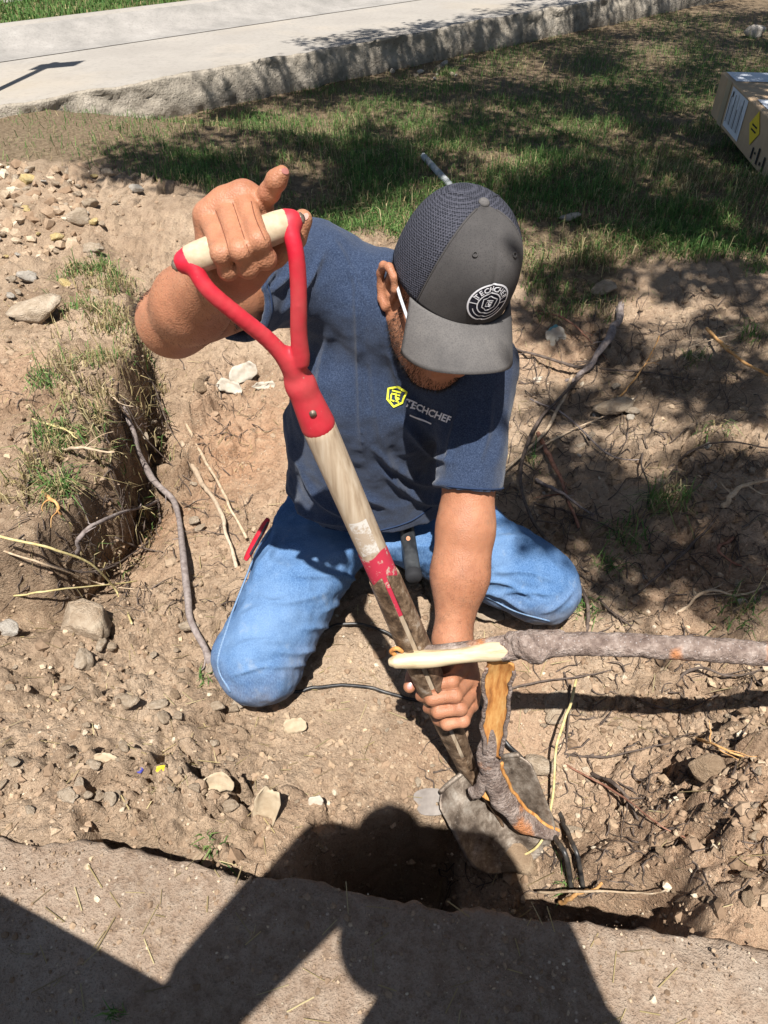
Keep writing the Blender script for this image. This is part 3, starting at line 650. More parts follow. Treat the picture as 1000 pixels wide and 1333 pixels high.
# ================================================================== CAP (part of the man)
def capw(l, f, t): return CAPC+np.multiply.outer(l, HL)+np.multiply.outer(f, HF)+np.multiply.outer(t, HT)
def crown(phi, th):
    """phi 0 = front, th 0 = rim .. pi/2 = top"""
    co = np.cos(th)**.62; c, s = np.cos(phi), np.sin(phi)
    rf = np.where(c > 0, .105, .099); x = .0865*s*co; y = rf*c*co
    z = .124*np.sin(th)**.92-.012*(1-c)/2*np.cos(th)
    seamd = np.minimum(np.minimum(np.abs(phi), np.abs(np.abs(phi)-PF)), np.abs(np.abs(phi)-2.15))*np.cos(th)
    dent = -.0016*np.exp(-(seamd/.03)**2)
    k = 1+dent/.09; y = y+.006*np.maximum(c, 0)*np.sin(2*th); return capw(x*k, y*k-.004, z)
PF = 1.02
m = Mat('charcoal_twill', .95, .1); nA = m.noise(9, 4, .6); nB = m.noise(600, 2)
c = m.ramp(nA, [(.3, (.048, .045, .044)), (.6, (.074, .069, .066)), (.8, (.115, .105, .097))]); c = m.mix(m.ramp(nB, [(.35, .4), (.5, 0.)]), c, (.025, .024, .025))
TWILL = m.fin(c, m.bump(m.math('ADD', nB, m.wave(700, 0, 0, 'DIAGONAL')), .3, .001))
m = Mat('brim_cotton', .95, .1); nA = m.noise(14, 4, .6); c = m.ramp(nA, [(.3, (.075, .071, .069)), (.6, (.12, .112, .106)), (.8, (.175, .16, .145))])
c = m.mix(m.ramp(m.noise(500, 2), [(.35, .4), (.55, 0.)]), c, (.05, .048, .048)); BRIM = m.fin(c, m.bump(m.noise(600, 2), .35, .001))
m = Mat('cap_mesh', .75, .25)
v = m.vor(330, co=m.map((1, 1, 1)), rnd=.25); c = m.ramp(v, [(.25, (.004, .005, .008)), (.45, (.03, .031, .042)), (.7, (.06, .06, .075))])
MESHM = m.fin(c, m.bump(v, .9, .002))
def crown_patch(a, b, n):
    ph = np.linspace(a, b, n); th = np.append(np.linspace(0, math.pi/2-.06, 33), math.pi/2-.0005); PH, TH = np.meshgrid(ph, th); return crown(PH, TH).reshape(-1, 3), grid_faces(34, n)
cap = part('cap', *crown_patch(-PF, PF, 60), TWILL, man, MANB); cap['label'] = 'charcoal cap with a round white emblem'
def thick(o, t, off=-1):
    md = o.modifiers.new('thickness', 'SOLIDIFY'); md.thickness = t; md.offset = off
thick(cap, .002)
V, F = crown_patch(PF+.012, 2*math.pi-PF-.012, 90); back = part('mesh_back', V, F, MESHM, cap, MANB); thick(back, .002)
for sg in (1, -1):
    ph = np.full(26, sg*PF); th = np.linspace(0, math.pi/2-.08, 26); V, F = tube(crown(ph, th), .0017, 6); part('panel_seam', V, F, TWILL, cap, MANB)
for p_ in (2.15, -2.15):
    V, F = tube(crown(np.full(26, p_), np.linspace(0, math.pi/2-.08, 26)), .0016, 6); part('panel_seam', V, F, MESHM, cap, MANB)
bt = crown(np.array([0.]), np.array([math.pi/2-.02]))[0]; bc = CAPC+HT*.1245-HF*.004
th = np.linspace(0, math.pi/2, 7); prof = [(.0078*math.cos(a), .0055*math.sin(a)) for a in th]
ang = np.linspace(0, 2*math.pi, 17); V = np.array([bc+r*(math.cos(a)*HL+math.sin(a)*HF)+h*HT for r, h in prof for a in ang]); part('button', V, grid_faces(7, 17), BRIM, cap, MANB)
for ph, th_ in ((-.5, .95), (.5, .95)):
    c0 = crown(np.array([ph]), np.array([th_]))[0]; n = c0-(CAPC+.02*HT); n /= np.linalg.norm(n); V, F = tube(ringpath(c0+n*.001, n, .0032, 14), .0011, 5, cap=False); part('eyelet', V, F, TWILL, cap, MANB)
A_ = np.linspace(-1, 1, 45); Bb = np.linspace(0, 1, 14); AA, BB = np.meshgrid(A_, Bb)
il = .0875*np.sin(AA*1.12); iff = .105*np.cos(AA*1.12)-.004
ol = .088*np.sin(AA*1.30)/math.sin(1.30); of = .045+.130*np.clip(np.cos(AA*1.30), 0, 1)**.62*1.0-.012
L_ = il+(ol-il)*BB; F_ = iff+(of-iff)*BB
T_ = .004-.020*BB-.010*BB**2-.036*(np.abs(L_)/.095)**2*BB-.006*(AA**2)
V = capw(L_, F_, T_).reshape(-1, 3); br = part('brim', V, grid_faces(14, 45), BRIM, cap, MANB); thick(br, .0035, -1)
for b_ in (.16, .32, .48, .64, .80, .93):
    k = np.linspace(-.93, .93, 40); il_ = .0875*np.sin(k*1.12); if_ = .105*np.cos(k*1.12)-.004; ol_ = .088*np.sin(k*1.30)/math.sin(1.30); of_ = .045+.130*np.clip(np.cos(k*1.30), 0, 1)**.62-.012
    l_ = il_+(ol_-il_)*b_; f_ = if_+(of_-if_)*b_; t_ = .004-.020*b_-.010*b_**2-.036*(np.abs(l_)/.095)**2*b_-.006*k**2
    V, F = tube(capw(l_, f_, t_+.0004), .0007, 5); part('brim_stitch', V, F, TWILL, br, MANB)
m = Mat('embroidery_white', .8, .2); WHT = m.fin((.72, .72, .74), m.bump(m.wave(900, 1), .4, .001))
m = Mat('embroidery_dark', .9, .1); DKT = m.fin((.016, .016, .024), m.bump(m.noise(900), .3, .001))
m = Mat('print_yellow', .8, .2); YEL = m.fin((.72, .74, .06))
m = Mat('black_ink', .8, .2); INK = m.fin((.02, .02, .022))
def stroke(P, w, closed=False):
    P = np.asarray(P, float); n = len(P)
    T = (np.roll(P, -1, 0)-np.roll(P, 1, 0)) if closed else np.gradient(P, axis=0); T = T/(np.linalg.norm(T, axis=1)[:, None]+1e-9); N = np.stack([-T[:, 1], T[:, 0]], 1)*w/2
    V = np.concatenate([P+N, P-N]); i = np.arange(n if closed else n-1); j = (i+1) % n; return V, np.stack([i, j, j+n, i+n], 1)
def arc(r, a0, a1, n=40, c=(0, 0)): a = np.radians(np.linspace(a0, a1, n)); return np.stack([c[0]+r*np.cos(a), c[1]+r*np.sin(a)], 1)
def text2d(s, size=1.0, bold=0.0):
    cu = bpy.data.curves.new('text', 'FONT'); cu.body = s; cu.size = size; cu.align_x = 'CENTER'; cu.offset = bold; cu.resolution_u = 2
    o = bpy.data.objects.new('text', cu); COL.objects.link(o); dg = bpy.context.evaluated_depsgraph_get(); me = o.evaluated_get(dg).to_mesh(); me.calc_loop_triangles()
    V = np.array([v.co[:2] for v in me.vertices]); F = np.array([t.vertices[:] for t in me.loop_triangles]); o.evaluated_get(dg).to_mesh_clear(); bpy.data.objects.remove(o); bpy.data.curves.remove(cu); return V, F
def q2t(F): F = np.asarray(F); return np.vstack([F[:, [0, 1, 2]], F[:, [0, 2, 3]]]) if F.shape[1] == 4 else F
def dense(P, n=6): return np.vstack([P[i]+(P[(i+1) % len(P)]-P[i])*t for i in range(len(P)) for t in np.arange(n)/n]).reshape(-1, 2)
SHIELD = np.array([(-.9, .62), (0, 1.0), (.9, .62), (.78, -.45), (0, -1.05), (-.78, -.45)])
def monogram(sc):
    L = [[(-.5, .52), (.5, .52)], [(.0, .52), (.0, -.1), (.12, -.3)], [(-.12, .2), (-.45, .2), (-.5, .0), (-.45, -.45), (-.05, -.5)], [(.12, .2), (.45, .2)], [(.08, -.12), (.4, -.12)], [(.4, -.12), (.1, -.5), (.42, -.5)]]
    return [stroke(np.array(p)*sc, .17*sc) for p in L]
TC = bvh(*crown_patch(-PF, PF, 60))
def on_cap(P2, off):
    out = []
    for x, y in P2:
        o = CAPC+x*HL+(y+.048)*HT+.3*HF; h = TC.ray_cast(Vector(o), Vector(-HF)); p = np.array(h[0]) if h[0] is not None else o-.2*HF
        n = np.array(h[1]) if h[0] is not None else HF; n = n if n@HF > 0 else -n; out.append(p+n*off)
    return np.array(out)
LX = .002   # emblem sits a little off the front seam
def cap_piece(name, shapes, mat, parent, off):
    V, F = join([(v, q2t(f)) for v, f in shapes]); return part(name, on_cap(V+np.array([LX, 0]), off), F, mat, parent, MANB, smooth=False)
rr = np.linspace(.0005, .0285, 8); aa = np.linspace(0, 2*math.pi, 49); V = np.array([(r*math.cos(a), r*math.sin(a)) for r in rr for a in aa])
emb = cap_piece('emblem', [(V, grid_faces(8, 49))], DKT, cap, .0010)
sh = [stroke(arc(.0285, 0, 360, 72)[:-1], .0022, True), stroke(arc(.0165, 0, 360, 60)[:-1], .0016, True), stroke([(-.0285, -.001), (-.0165, -.001)], .0014), stroke([(.0165, -.001), (.0285, -.001)], .0014),
      stroke([(-.0275, .009), (-.016, .005)], .0012), stroke([(.0275, .009), (.016, .005)], .0012), stroke(arc(.0225, 205, 335, 40), .0012), stroke(dense(SHIELD*.0115, 4), .0013, True)]+monogram(.0098)
cap_piece('emblem_ring', sh, WHT, emb, .0019)
tx = []
for i, ch in enumerate('TECHCHEF'):
    v, f = text2d(ch, .0098, .00022); a = math.radians(90-(i-3.5)*18.5); v = v*np.array([1.05, 1.0])+np.array([0, .0190]); r_ = a-math.pi/2; tx.append((np.stack([v[:, 0]*math.cos(r_)-v[:, 1]*math.sin(r_), v[:, 0]*math.sin(r_)+v[:, 1]*math.cos(r_)], 1), f))
cap_piece('emblem_lettering', tx, WHT, emb, .0021)
# shirt print
def on_shirt(P2, off): return np.array([q if (q := onto(TS, x, y, off)) is not None else px(x, y, 1.1) for x, y in P2])
def shirt_piece(name, shapes, mat, off, ang, c, sc):
    V, F = join([(v, q2t(f)) for v, f in shapes]); a = math.radians(ang); V = V*sc; W2 = np.stack([c[0]+V[:, 0]*math.cos(a)+V[:, 1]*math.sin(a), c[1]+V[:, 0]*math.sin(a)-V[:, 1]*math.cos(a)], 1)
    return part(name, on_shirt(W2, off), F, mat, shirt, MANB, smooth=False)
shirt_piece('chest_emblem', [stroke(dense(SHIELD*1.0, 5), .2, True)]+monogram(1.0), YEL, .0018, 12, (515.5, 515.5), 13.0)
v, f = text2d('TECHCHEF', 1.0, .03); shirt_piece('chest_lettering', [(v*np.array([1.0, 1.0]), f)], WHT, .0018, 22, (556, 539), 13.0)
shirt_piece('chest_lettering', [stroke(dense(np.array([(-2.1, 0), (1.8, 0)]), 8)[:8], .2)], WHT, .0012, 22, (551, 547), 9.0)
# sunglasses arm and beard
m = Mat('grey_plastic', .4, .5); GREYP = m.fin((.45, .46, .48))
V, F = tube(catmull([hp(-.083, -.01, .012), hp(-.081, .03, .004), hp(-.073, .075, -.006), hp(-.05, .098, -.01)], 6), .0026, 6, flat=.6); part('sunglasses', V, F, GREYP, man, MANB)
m = Mat('dark_hair', .7, .3); HAIR = m.fin((.012, .009, .008))
TB = bvh(BV, BF); hv = []; hr = np.random.default_rng(3)
N_ = vnormals(BV, BF); rel = BV-HC; lf = rel@HL; ff = rel@HF; tt_ = rel@HT
earx = (np.abs(lf) > .07) & (ff < .012) & (ff > -.045) & (tt_ > -.055)
wt = ((ff > -.02) & (tt_ < -.028) & (tt_ > -.135) & ((np.abs(lf) > .045) | (ff > .055)) & (np.linalg.norm(rel, axis=1) < .16) & ~((np.abs(lf) < .02) & (tt_ > -.07)) & (tt_ < -.01+ff*-.9)) | ((np.abs(lf) > .055) & (ff > .0) & (ff < .026) & (tt_ > -.05) & (tt_ < .02)) | ((ff < -.03) & (tt_ < .0) & (tt_ > -.06) & (np.linalg.norm(rel, axis=1) < .12))
wt &= ~earx; ids = np.nonzero(wt)[0]; ids = hr.choice(ids, min(13000, len(ids)))
p0 = BV[ids]; n0 = N_[ids]; dr = n0*.8-HT*.55+hr.normal(0, .35, (len(ids), 3)); dr /= np.linalg.norm(dr, axis=1)[:, None]; ln = hr.uniform(.004, .010, len(ids))[:, None]
sd = np.cross(dr, hr.normal(0, 1, (len(ids), 3))); sd /= np.linalg.norm(sd, axis=1)[:, None]; sd *= .00038
V = np.concatenate([p0-sd-n0*.001, p0+sd-n0*.001, p0+dr*ln]); n = len(ids); F = np.stack([np.arange(n), np.arange(n)+n, np.arange(n)+2*n], 1)
tag(part('beard', V, F, HAIR, man, MANB), kind='stuff')
# fine hair on the forearms
hp_ = []
for a_, b_ in ((ER, WR), (EL, WL)):
    e_ = b_-a_; t_ = ((BV-a_)@e_)/(e_@e_); dd_ = np.linalg.norm(BV-a_-np.clip(t_, 0, 1)[:, None]*e_, axis=1); I = np.nonzero((t_ > .2) & (t_ < .95) & (dd_ < .06))[0]; I = hr.choice(I, 2200)
    dr = N_[I]*.45+e_/np.linalg.norm(e_)*.7+hr.normal(0, .3, (len(I), 3)); dr /= np.linalg.norm(dr, axis=1)[:, None]; sd = np.cross(dr, hr.normal(0, 1, (len(I), 3))); sd /= np.linalg.norm(sd, axis=1)[:, None]; sd *= .00010
    hp_.append((np.concatenate([BV[I]-sd, BV[I]+sd, BV[I]+dr*hr.uniform(.003, .009, len(I))[:, None]]), np.stack([np.arange(len(I)), np.arange(len(I))+len(I), np.arange(len(I))+2*len(I)], 1)))
V, F = join(hp_); tag(part('arm_hair', V, F, HAIR, man, MANB), kind='stuff')
# ------------------------------------------------------------------ nails
m = Mat('fingernail', .35, .5); NAIL = m.fin((.50, .27, .22))
m = Mat('bruised_nail', .35, .5); NAILD = m.fin((.30, .12, .10))
def nail(T, u, v, w, h, ang, mat):
    a = math.radians(ang); P = [(u, v)]+[(u+w*math.cos(t)*math.cos(a)-h*math.sin(t)*math.sin(a), v+w*math.cos(t)*math.sin(a)+h*math.sin(t)*math.cos(a)) for t in np.linspace(0, 2*math.pi, 13)[:-1]]
    Q = [onto(T, x, y, .0007) for x, y in P]
    if any(q is None for q in Q): return
    F = np.array([[0, 1+i, 1+(i+1) % 12] for i in range(12)]); part('fingernail', np.array(Q), F, mat, man, MANB)
nail(TB, 371, 223, 5.0, 3.6, 35, NAILD); nail(TB, 533.5, 893, 3.6, 4.6, 10, NAILD); nail(TB, 398, 282, 3.4, 4.6, 20, NAIL)

# ================================================================== SHOVEL
GA = px(247, 339, DG); GB_ = px(374, 291, DG); GM = (GA+GB_)/2
KN = px(609, 1001, 1.45)
def sh(t): return GM+(KN-GM)*t
toC0 = -raydir(420, 540); toC0 = toC0-(KN-GM)*(toC0@(KN-GM))/((KN-GM)@(KN-GM)); toC0 /= np.linalg.norm(toC0)
SHB = px(655, 1120, 1.47)
shovel = empty('shovel', SHB)
tag(shovel, 'long-shafted digging shovel with red D-handle yoke and worn wooden shaft', 'shovel')
m = Mat('pale_wood', .75, .25); co = m.map((1, 1, .06)); nA = m.noise(120, 4, .6, co=co); nB = m.noise(14, 4)
c = m.ramp(nA, [(.3, (.27, .195, .125)), (.5, (.40, .31, .215)), (.7, (.49, .405, .30))]); c = m.mix(m.ramp(nB, [(.5, 0.), (.75, .45)]), c, (.33, .27, .21)); WOODS = m.fin(c, m.bump(nA, .35, .001))
m = Mat('grip_wood', .7, .25); nA = m.noise(90, 4, .6); c = m.ramp(nA, [(.3, (.36, .265, .165)), (.7, (.50, .40, .28))]); WOODG = m.fin(c, m.bump(nA, .25, .001))
m = Mat('red_paint', .55, .35); nA = m.noise(30, 4, .65); nB = m.noise(120, 3)
c = m.ramp(nA, [(.3, (.36, .006, .018)), (.6, (.47, .010, .028)), (.85, (.52, .028, .045))]); c = m.mix(m.ramp(nB, [(.70, 0.), (.74, .8)]), c, (.30, .22, .17)); c = m.mix(m.ramp(m.noise(8, 4, .7), [(.45, 0.), (.75, .45)]), c, (.34, .10, .085)); REDP = m.fin(c, m.bump(nB, .2, .001))
m = Mat('worn_red_paint', .7, .3); nB = m.noise(70, 4, .7); c = m.mix(m.ramp(nB, [(.56, 0.), (.64, .9)]), (.46, .03, .06), (.46, .36, .29)); REDW = m.fin(c, m.bump(nB, .3, .001))
m = Mat('dirty_steel', .5, .5); m.b.inputs['Metallic'].default_value = .55; nA = m.noise(26, 5, .7); nB = m.noise(110, 4, .7)
c = m.ramp(nA, [(.34, (.08, .06, .046)), (.47, (.19, .15, .115)), (.56, (.30, .25, .20)), (.68, (.42, .37, .31))]); c = m.mix(m.ramp(nB, [(.62, 0.), (.7, .7)]), c, (.48, .42, .35)); STEEL = m.fin(c, m.bump(m.math('ADD', nA, nB), .5, .003))
m = Mat('dark_socket_steel', .55, .45); m.b.inputs['Metallic'].default_value = .3; nA = m.noise(45, 5, .75)
c = m.ramp(nA, [(.34, (.03, .02, .014)), (.48, (.12, .075, .045)), (.58, (.24, .165, .105)), (.7, (.42, .35, .28))]); SOCK = m.fin(c, m.bump(nA, .6, .002))
m = Mat('paper_label', .8, .2); nB = m.noise(60, 4, .7); c = m.mix(m.ramp(nB, [(.45, 0.), (.55, 1.)]), (.56, .53, .48), (.40, .32, .24)); LABEL = m.fin(c)
V, F = tube(np.linspace(GA, GB_, 12), np.array([.0145, .0155, .0158, .016, .0162, .0163, .0163, .0162, .016, .0158, .0155, .0145]), 20); part('grip', V, F, WOODG, shovel, SHB)
Y = Field(np.minimum(GA, GB_)-np.array([.05, .06, .33]), np.maximum(GA, sh(.24))+np.array([.12, .09, .06]), .0024)
def dl(u, v, d): return px(u, v, d)
rarm = [px(370, 281, .748), px(378, 300, .742), px(386, 335, .752), px(389, 385, .775), px(389, 430, .803), px(392, 470, .83)]
larm = [px(247, 327, .748), px(252, 345, .742), px(270, 376, .752), px(312, 412, .778), px(352, 445, .81), px(383, 480, .838)]
for arm in (rarm, larm):
    q = catmull(arm, 5); Y.chain(q, np.interp(np.linspace(0, 1, len(q)), [0, .2, .6, .85, 1], [.0066, .0076, .0083, .0088, .0102]), .003)
for e_, o_ in ((GA, GB_), (GB_, GA)):
    ax = (e_-o_)/np.linalg.norm(e_-o_); Y.cone(e_+ax*.002, e_+ax*.004, .0135, .0125, .005)
Y.chain([sh(.125), sh(.16), sh(.213)], [.0115, .0168, .0213], .008)
YV, YF = Y.mesh(); YV = smooth(YV, YF, 2); yk = part('yoke', YV, YF, REDP, shovel, SHB)
for e_, o_ in ((GA, GB_), (GB_, GA)):
    ax = (e_-o_)/np.linalg.norm(e_-o_); V, F = tube(np.array([e_+ax*.012, e_+ax*.0165, e_+ax*.018]), [.0062, .0058, .003], 12); part('rivet', V, F, STEEL, yk, SHB)
rv = sh(.188)+toC0*.0192; V, F = tube(np.array([rv-toC0*.002, rv+toC0*.0018, rv+toC0*.0026]), [.0045, .0042, .0022], 12); part('rivet', V, F, STEEL, yk, SHB)
sp = [sh(t) for t in np.linspace(.207, .93, 40)]; V, F = tube(np.array(sp), np.linspace(.0206, .0205, 40), 24); part('shaft', V, F, WOODS, shovel, SHB)
SA = (KN-GM)/np.linalg.norm(KN-GM); toC = -raydir(540, 820); toC = toC-SA*(toC@SA); toC /= np.linalg.norm(toC); SBx = np.cross(SA, toC)
if SBx[0] < 0: SBx = -SBx
def shell(t0, t1, r, a0, a1, nt=30, na=28, rf=None, edge=None):
    T, A = np.meshgrid(np.linspace(0, 1, nt), np.radians(np.linspace(a0, a1, na)), indexing='ij'); tt = t0+(t1-t0)*T
    if edge is not None: tt = tt+edge(A, T)
    R_ = r if rf is None else rf(T)
    V = GM+np.multiply.outer(tt, KN-GM)+(R_*np.cos(A))[..., None]*toC+(R_*np.sin(A))[..., None]*SBx; return V.reshape(-1, 3), grid_faces(nt, na)
V, F = shell(.452, .985, .0255, 9, 351, 44, 60, rf=lambda T: .0234+.0032*np.sin(np.clip(T*1.3, 0, 1)*math.pi)-.004*sstep(.75, 1, T), edge=lambda A, T: (1-T)*(-.022*np.cos(A*2)*.5+.012)); o = part('socket', V, F, SOCK, shovel, SHB); thick(o, .0022, 1)
V, F = shell(.415, .466, .0210, -95, 95, 8, 30, edge=lambda A, T: T*.024*np.cos(A)**2-.01*(1-T)*np.sin(A*3)*.4); part('painted_band', V, F, REDW, shovel, SHB)
V, F = shell(.466, .535, .0213, -8, 8, 8, 6); part('paint_tongue', V, F, REDW, shovel, SHB)
V, F = shell(.352, .412, .0209, -48, 25, 10, 14); part('sticker', V, F, LABEL, shovel, SHB)
# blade
tip = px(668, 1128, 1.475); bd = tip-KN; BLn = np.linalg.norm(bd); bd /= BLn
bn = -raydir(650, 1060); bn = bn-bd*(bn@bd); bn /= np.linalg.norm(bn); bs = np.cross(bd, bn); bs = bs if bs[0] > 0 else -bs
sx = np.linspace(-1, 1, 31); sy = np.linspace(0, 1, 26); XX, YY = np.meshgrid(sx, sy)
wd = .098*(1-.10*YY)*np.where(YY > .62, np.sqrt(np.clip(1-((YY-.62)/.40)**2, .02, 1)), 1)*np.where(YY < .1, .80+2.0*YY, 1)
conc = .05*(XX*wd/.1)**2-.012*np.exp(-(XX*wd/.018)**2)*(1-YY)*2
ctr = KN+bd*.0+bs*.018
V = (ctr+np.multiply.outer(YY*.225-.002, bd)+np.multiply.outer(XX*wd, bs)+np.multiply.outer(conc+.006*YY, bn)).reshape(-1, 3)
V = V+np.outer(.004*fbm3(V*30, 3, 3)+.0015*fbm3(V*110, 2, 5), bn)
bl = part('blade', V, grid_faces(26, 31), STEEL, shovel, SHB); thick(bl, .002, 0)
V, F = tube(np.array([sh(.93), sh(.98), KN+bd*.03+bs*.006, KN+bd*.09+bs*.014, KN+bd*.14+bs*.016]), [.024, .021, .016, .009, .003], 14, flat=.7); part('socket_tongue', V, F, SOCK, shovel, SHB)
# tread step rolled at the top of the blade
for sg in (-1, 1):
    P = [ctr+bs*sg*w_+bd*.0+bn*(.05*(w_/.1)**2+.002) for w_ in np.linspace(.022, .083, 6)]; V, F = tube(np.array(P), .0052, 8); part('foot_step', V, F, STEEL, shovel, SHB)
# ================================================================== GRASS (uncountable)
import bmesh
def ico(sub):
    bm = bmesh.new(); bmesh.ops.create_icosphere(bm, subdivisions=sub, radius=1); V = np.array([v.co[:] for v in bm.verts]); F = np.array([[v.index for v in f.verts] for f in bm.faces]); bm.free(); return V, F
def blades(x, y, z, L, W_, lean, col, droop=.5, rg=rng):
    n = len(x); a = rg.uniform(0, 2*math.pi, n); b = a+rg.normal(math.pi/2, .5, n)
    d = np.stack([np.cos(a), np.sin(a)], 1); s = np.stack([np.cos(b), np.sin(b)], 1)*(W_/2)[:, None]
    base = np.stack([x, y, z], 1); mid = base.copy(); mid[:, :2] += d*(L*lean*.35)[:, None]; mid[:, 2] += L*.62*np.sqrt(np.clip(1-(lean*.6)**2, .1, 1))
    tip = base.copy(); tip[:, :2] += d*(L*lean)[:, None]; tip[:, 2] += L*np.clip(1-lean*droop*1.5, .05, 1)
    s3 = np.concatenate([s, np.zeros((n, 1))], 1)
    V = np.stack([base-s3, base+s3, mid-s3*.8, mid+s3*.8, tip], 1).reshape(-1, 3); o = np.arange(n)[:, None]*5
    F = np.concatenate([o+[0, 1, 3], o+[0, 3, 2], o+[2, 3, 4]], 0); return V, F, np.repeat(col, 5, 0)
GREENS = np.array([(.080, .165, .040), (.11, .20, .050), (.058, .128, .032), (.15, .23, .065)]); STRAWS = np.array([(.34, .27, .13), (.26, .20, .10), (.42, .35, .19), (.20, .15, .08)])
def gcolor(n, pstraw, rg=rng):
    g = GREENS[rg.integers(0, 4, n)]; s_ = STRAWS[rg.integers(0, 4, n)]; k = (rg.random(n) < pstraw)[:, None]; return np.where(k, s_, g)*rg.uniform(.75, 1.25, (n, 1))
m = Mat('grass_blade', .7, .25); m.b.inputs['Transmission Weight'].default_value = 0
GRASSM = m.fin(m.attr())
tr = m.n.new('ShaderNodeBsdfTranslucent'); m.l.new(m.attr(), tr.inputs[0]); mx = m.n.new('ShaderNodeMixShader'); mx.inputs[0].default_value = .3
m.l.new(m.b.outputs[0], mx.inputs[1]); m.l.new(tr.outputs[0], mx.inputs[2]); m.l.new(mx.outputs[0], m.n['Material Output'].inputs[0])
NG = 330000
u = rng.uniform(-160, 1160, NG); v = rng.uniform(0, 430, NG); yy_ = (666.5-v)/FPX; t_ = CAMZ/(SP-CP*yy_); gx = (u-500)/FPX*t_; gy = (CP+SP*yy_)*t_
gx = np.concatenate([gx, rng.uniform(-7, 8, 60000), rng.uniform(-1.15, -.62, 26000)]); gy = np.concatenate([gy, rng.uniform(1.2, 5.0, 60000), rng.uniform(1.2, 2.3, 26000)])
rs = (gx-e0[0])*RN[0]+(gy-e0[1])*RN[1]
lw = lawn_at(gx, gy); pat = fbm(gx*2.4, gy*2.4, 4, 201); pat2 = fbm(gx*8, gy*8, 3, 202)
bare = sstep(-.7, -1.6, gx)*.95*(gy > 2.2)+.5*sstep(-.3, -1.0, gx)*sstep(3.1, 2.5, gy)
den = lw*np.clip(.72+.9*pat+.5*pat2, .06, 1)*(1-np.clip(bare, 0, .93))*(rs < -.06)
gi = np.clip(np.searchsorted(GX, gx), 0, len(GX)-1); gj = np.clip(np.searchsorted(GY, gy), 0, len(GY)-1); sbk = GB[gj, gi]
bk = np.exp(-((sbk+.07)/.085)**2)*np.clip(.38+1.3*pat2+.8*pat, 0, 1)*(gy > 1.25)*(gy < 2.5)*(gx < -.5)*.9
den = np.maximum(den, bk); k = rng.random(len(gx)) < den; gx, gy, lw, pat, pat2 = gx[k], gy[k], lw[k], pat[k], pat2[k]; n = len(gx); print('blades', n)
L = rng.gamma(5, .0083, n)*np.clip(1+.6*pat2, .5, 1.7); Wd = rng.uniform(.0018, .0042, n); ln_ = np.clip(rng.normal(.6, .3, n), .05, 1.1)
V, F, C = blades(gx, gy, hgt(gx, gy)-.004, np.clip(L, .012, .12), Wd, ln_, gcolor(n, np.clip(.34-.6*pat+.35*(1-lw), .08, .9)))
tag(link('grass', mesh_np('grass', V, F, False, C), GRASSM), 'patchy green and straw-coloured grass growing on the lawn and bank', kind='stuff')
s_ = rng.uniform(-6, 9, 30000); t_ = rng.uniform(2.12, 3.2, 30000); P = e0[None]+s_[:, None]*RD+t_[:, None]*RN
V, F, C = blades(P[:, 0], P[:, 1], np.full(30000, RZ+.08), rng.uniform(.03, .08, 30000), rng.uniform(.006, .012, 30000), np.clip(rng.normal(.5, .25, 30000), .05, 1), gcolor(30000, .12))
tag(link('verge_grass', mesh_np('verge_grass', V, F, False, C), GRASSM), 'sunlit short green grass on the verge across the road', kind='stuff')
# dry straw and grass clippings lying about
def straws(n, fx, fy, lo, hi, name, label, off=.002):
    x, y = fx, fy; a = rng.uniform(0, 2*math.pi, n); l = rng.uniform(lo, hi, n); d = np.stack([np.cos(a), np.sin(a)], 1)*l[:, None]/2; w = np.stack([-np.sin(a), np.cos(a)], 1)*rng.uniform(.0004, .0010, n)[:, None]
    P = np.stack([x, y], 1); h = [hgt(*(P+d).T), hgt(*(P-d).T)]; z = [np.maximum(h[0], h[1]*.5+h[0]*.5)+off+rng.uniform(0, .006, n), h[1]+off]
    e = edge_y(x)-y > 0; z[0] = np.where(e, .005, z[0]); z[1] = np.where(e, .004, z[1])
    V = np.stack([np.column_stack([P+d+w, z[0]]), np.column_stack([P+d-w, z[0]]), np.column_stack([P-d-w, z[1]]), np.column_stack([P-d+w, z[1]])], 1).reshape(-1, 3)
    F = np.arange(n*4).reshape(-1, 4); C = np.repeat(STRAWS[rng.integers(0, 4, n)]*rng.uniform(.7, 1.2, (n, 1)), 4, 0)
    tag(link(name, mesh_np(name, V, F, False, C), GRASSM), label, kind='stuff')
n = 2200; straws(n, rng.uniform(-1.2, 1.3, n), rng.uniform(.1, 2.6, n), .01, .05, 'dry_straw', 'bits of dry straw littering the bare soil and slab')

# ================================================================== GRAVEL AND CLODS (uncountable)
m = Mat('limestone', .92, .15); nA = m.noise(14, 5, .65); nB = m.noise(80, 4, .7); at = m.attr()
rnd_ = m.n.new('ShaderNodeObjectInfo')
def stone_mat(name, c0, c1, c2):
    m = Mat(name, .92, .15); nA = m.noise(2.2, 5, .65); nB = m.noise(13, 4, .7)
    c = m.ramp(nA, [(.3, c0), (.52, c1), (.72, c2)]); c = m.mix(m.ramp(nB, [(.28, .35), (.42, 0.)]), c, tuple(x*.6 for x in c0))
    return m.fin(c, m.bump(m.math('ADD', nA, m.math('MULTIPLY', nB, .7)), .7, .035))
LIME = stone_mat('pale_limestone', (.31, .235, .16), (.44, .35, .255), (.53, .445, .34))
TANR = stone_mat('tan_stone', (.28, .20, .13), (.40, .31, .22), (.50, .41, .30))
YELR = stone_mat('yellow_stone', (.42, .30, .13), (.56, .43, .20), (.64, .53, .30))
GREYR = stone_mat('grey_white_stone', (.34, .295, .24), (.45, .40, .335), (.54, .495, .43))
CLODM = stone_mat('soil_clod', (.22, .15, .094), (.29, .205, .132), (.35, .26, .175))
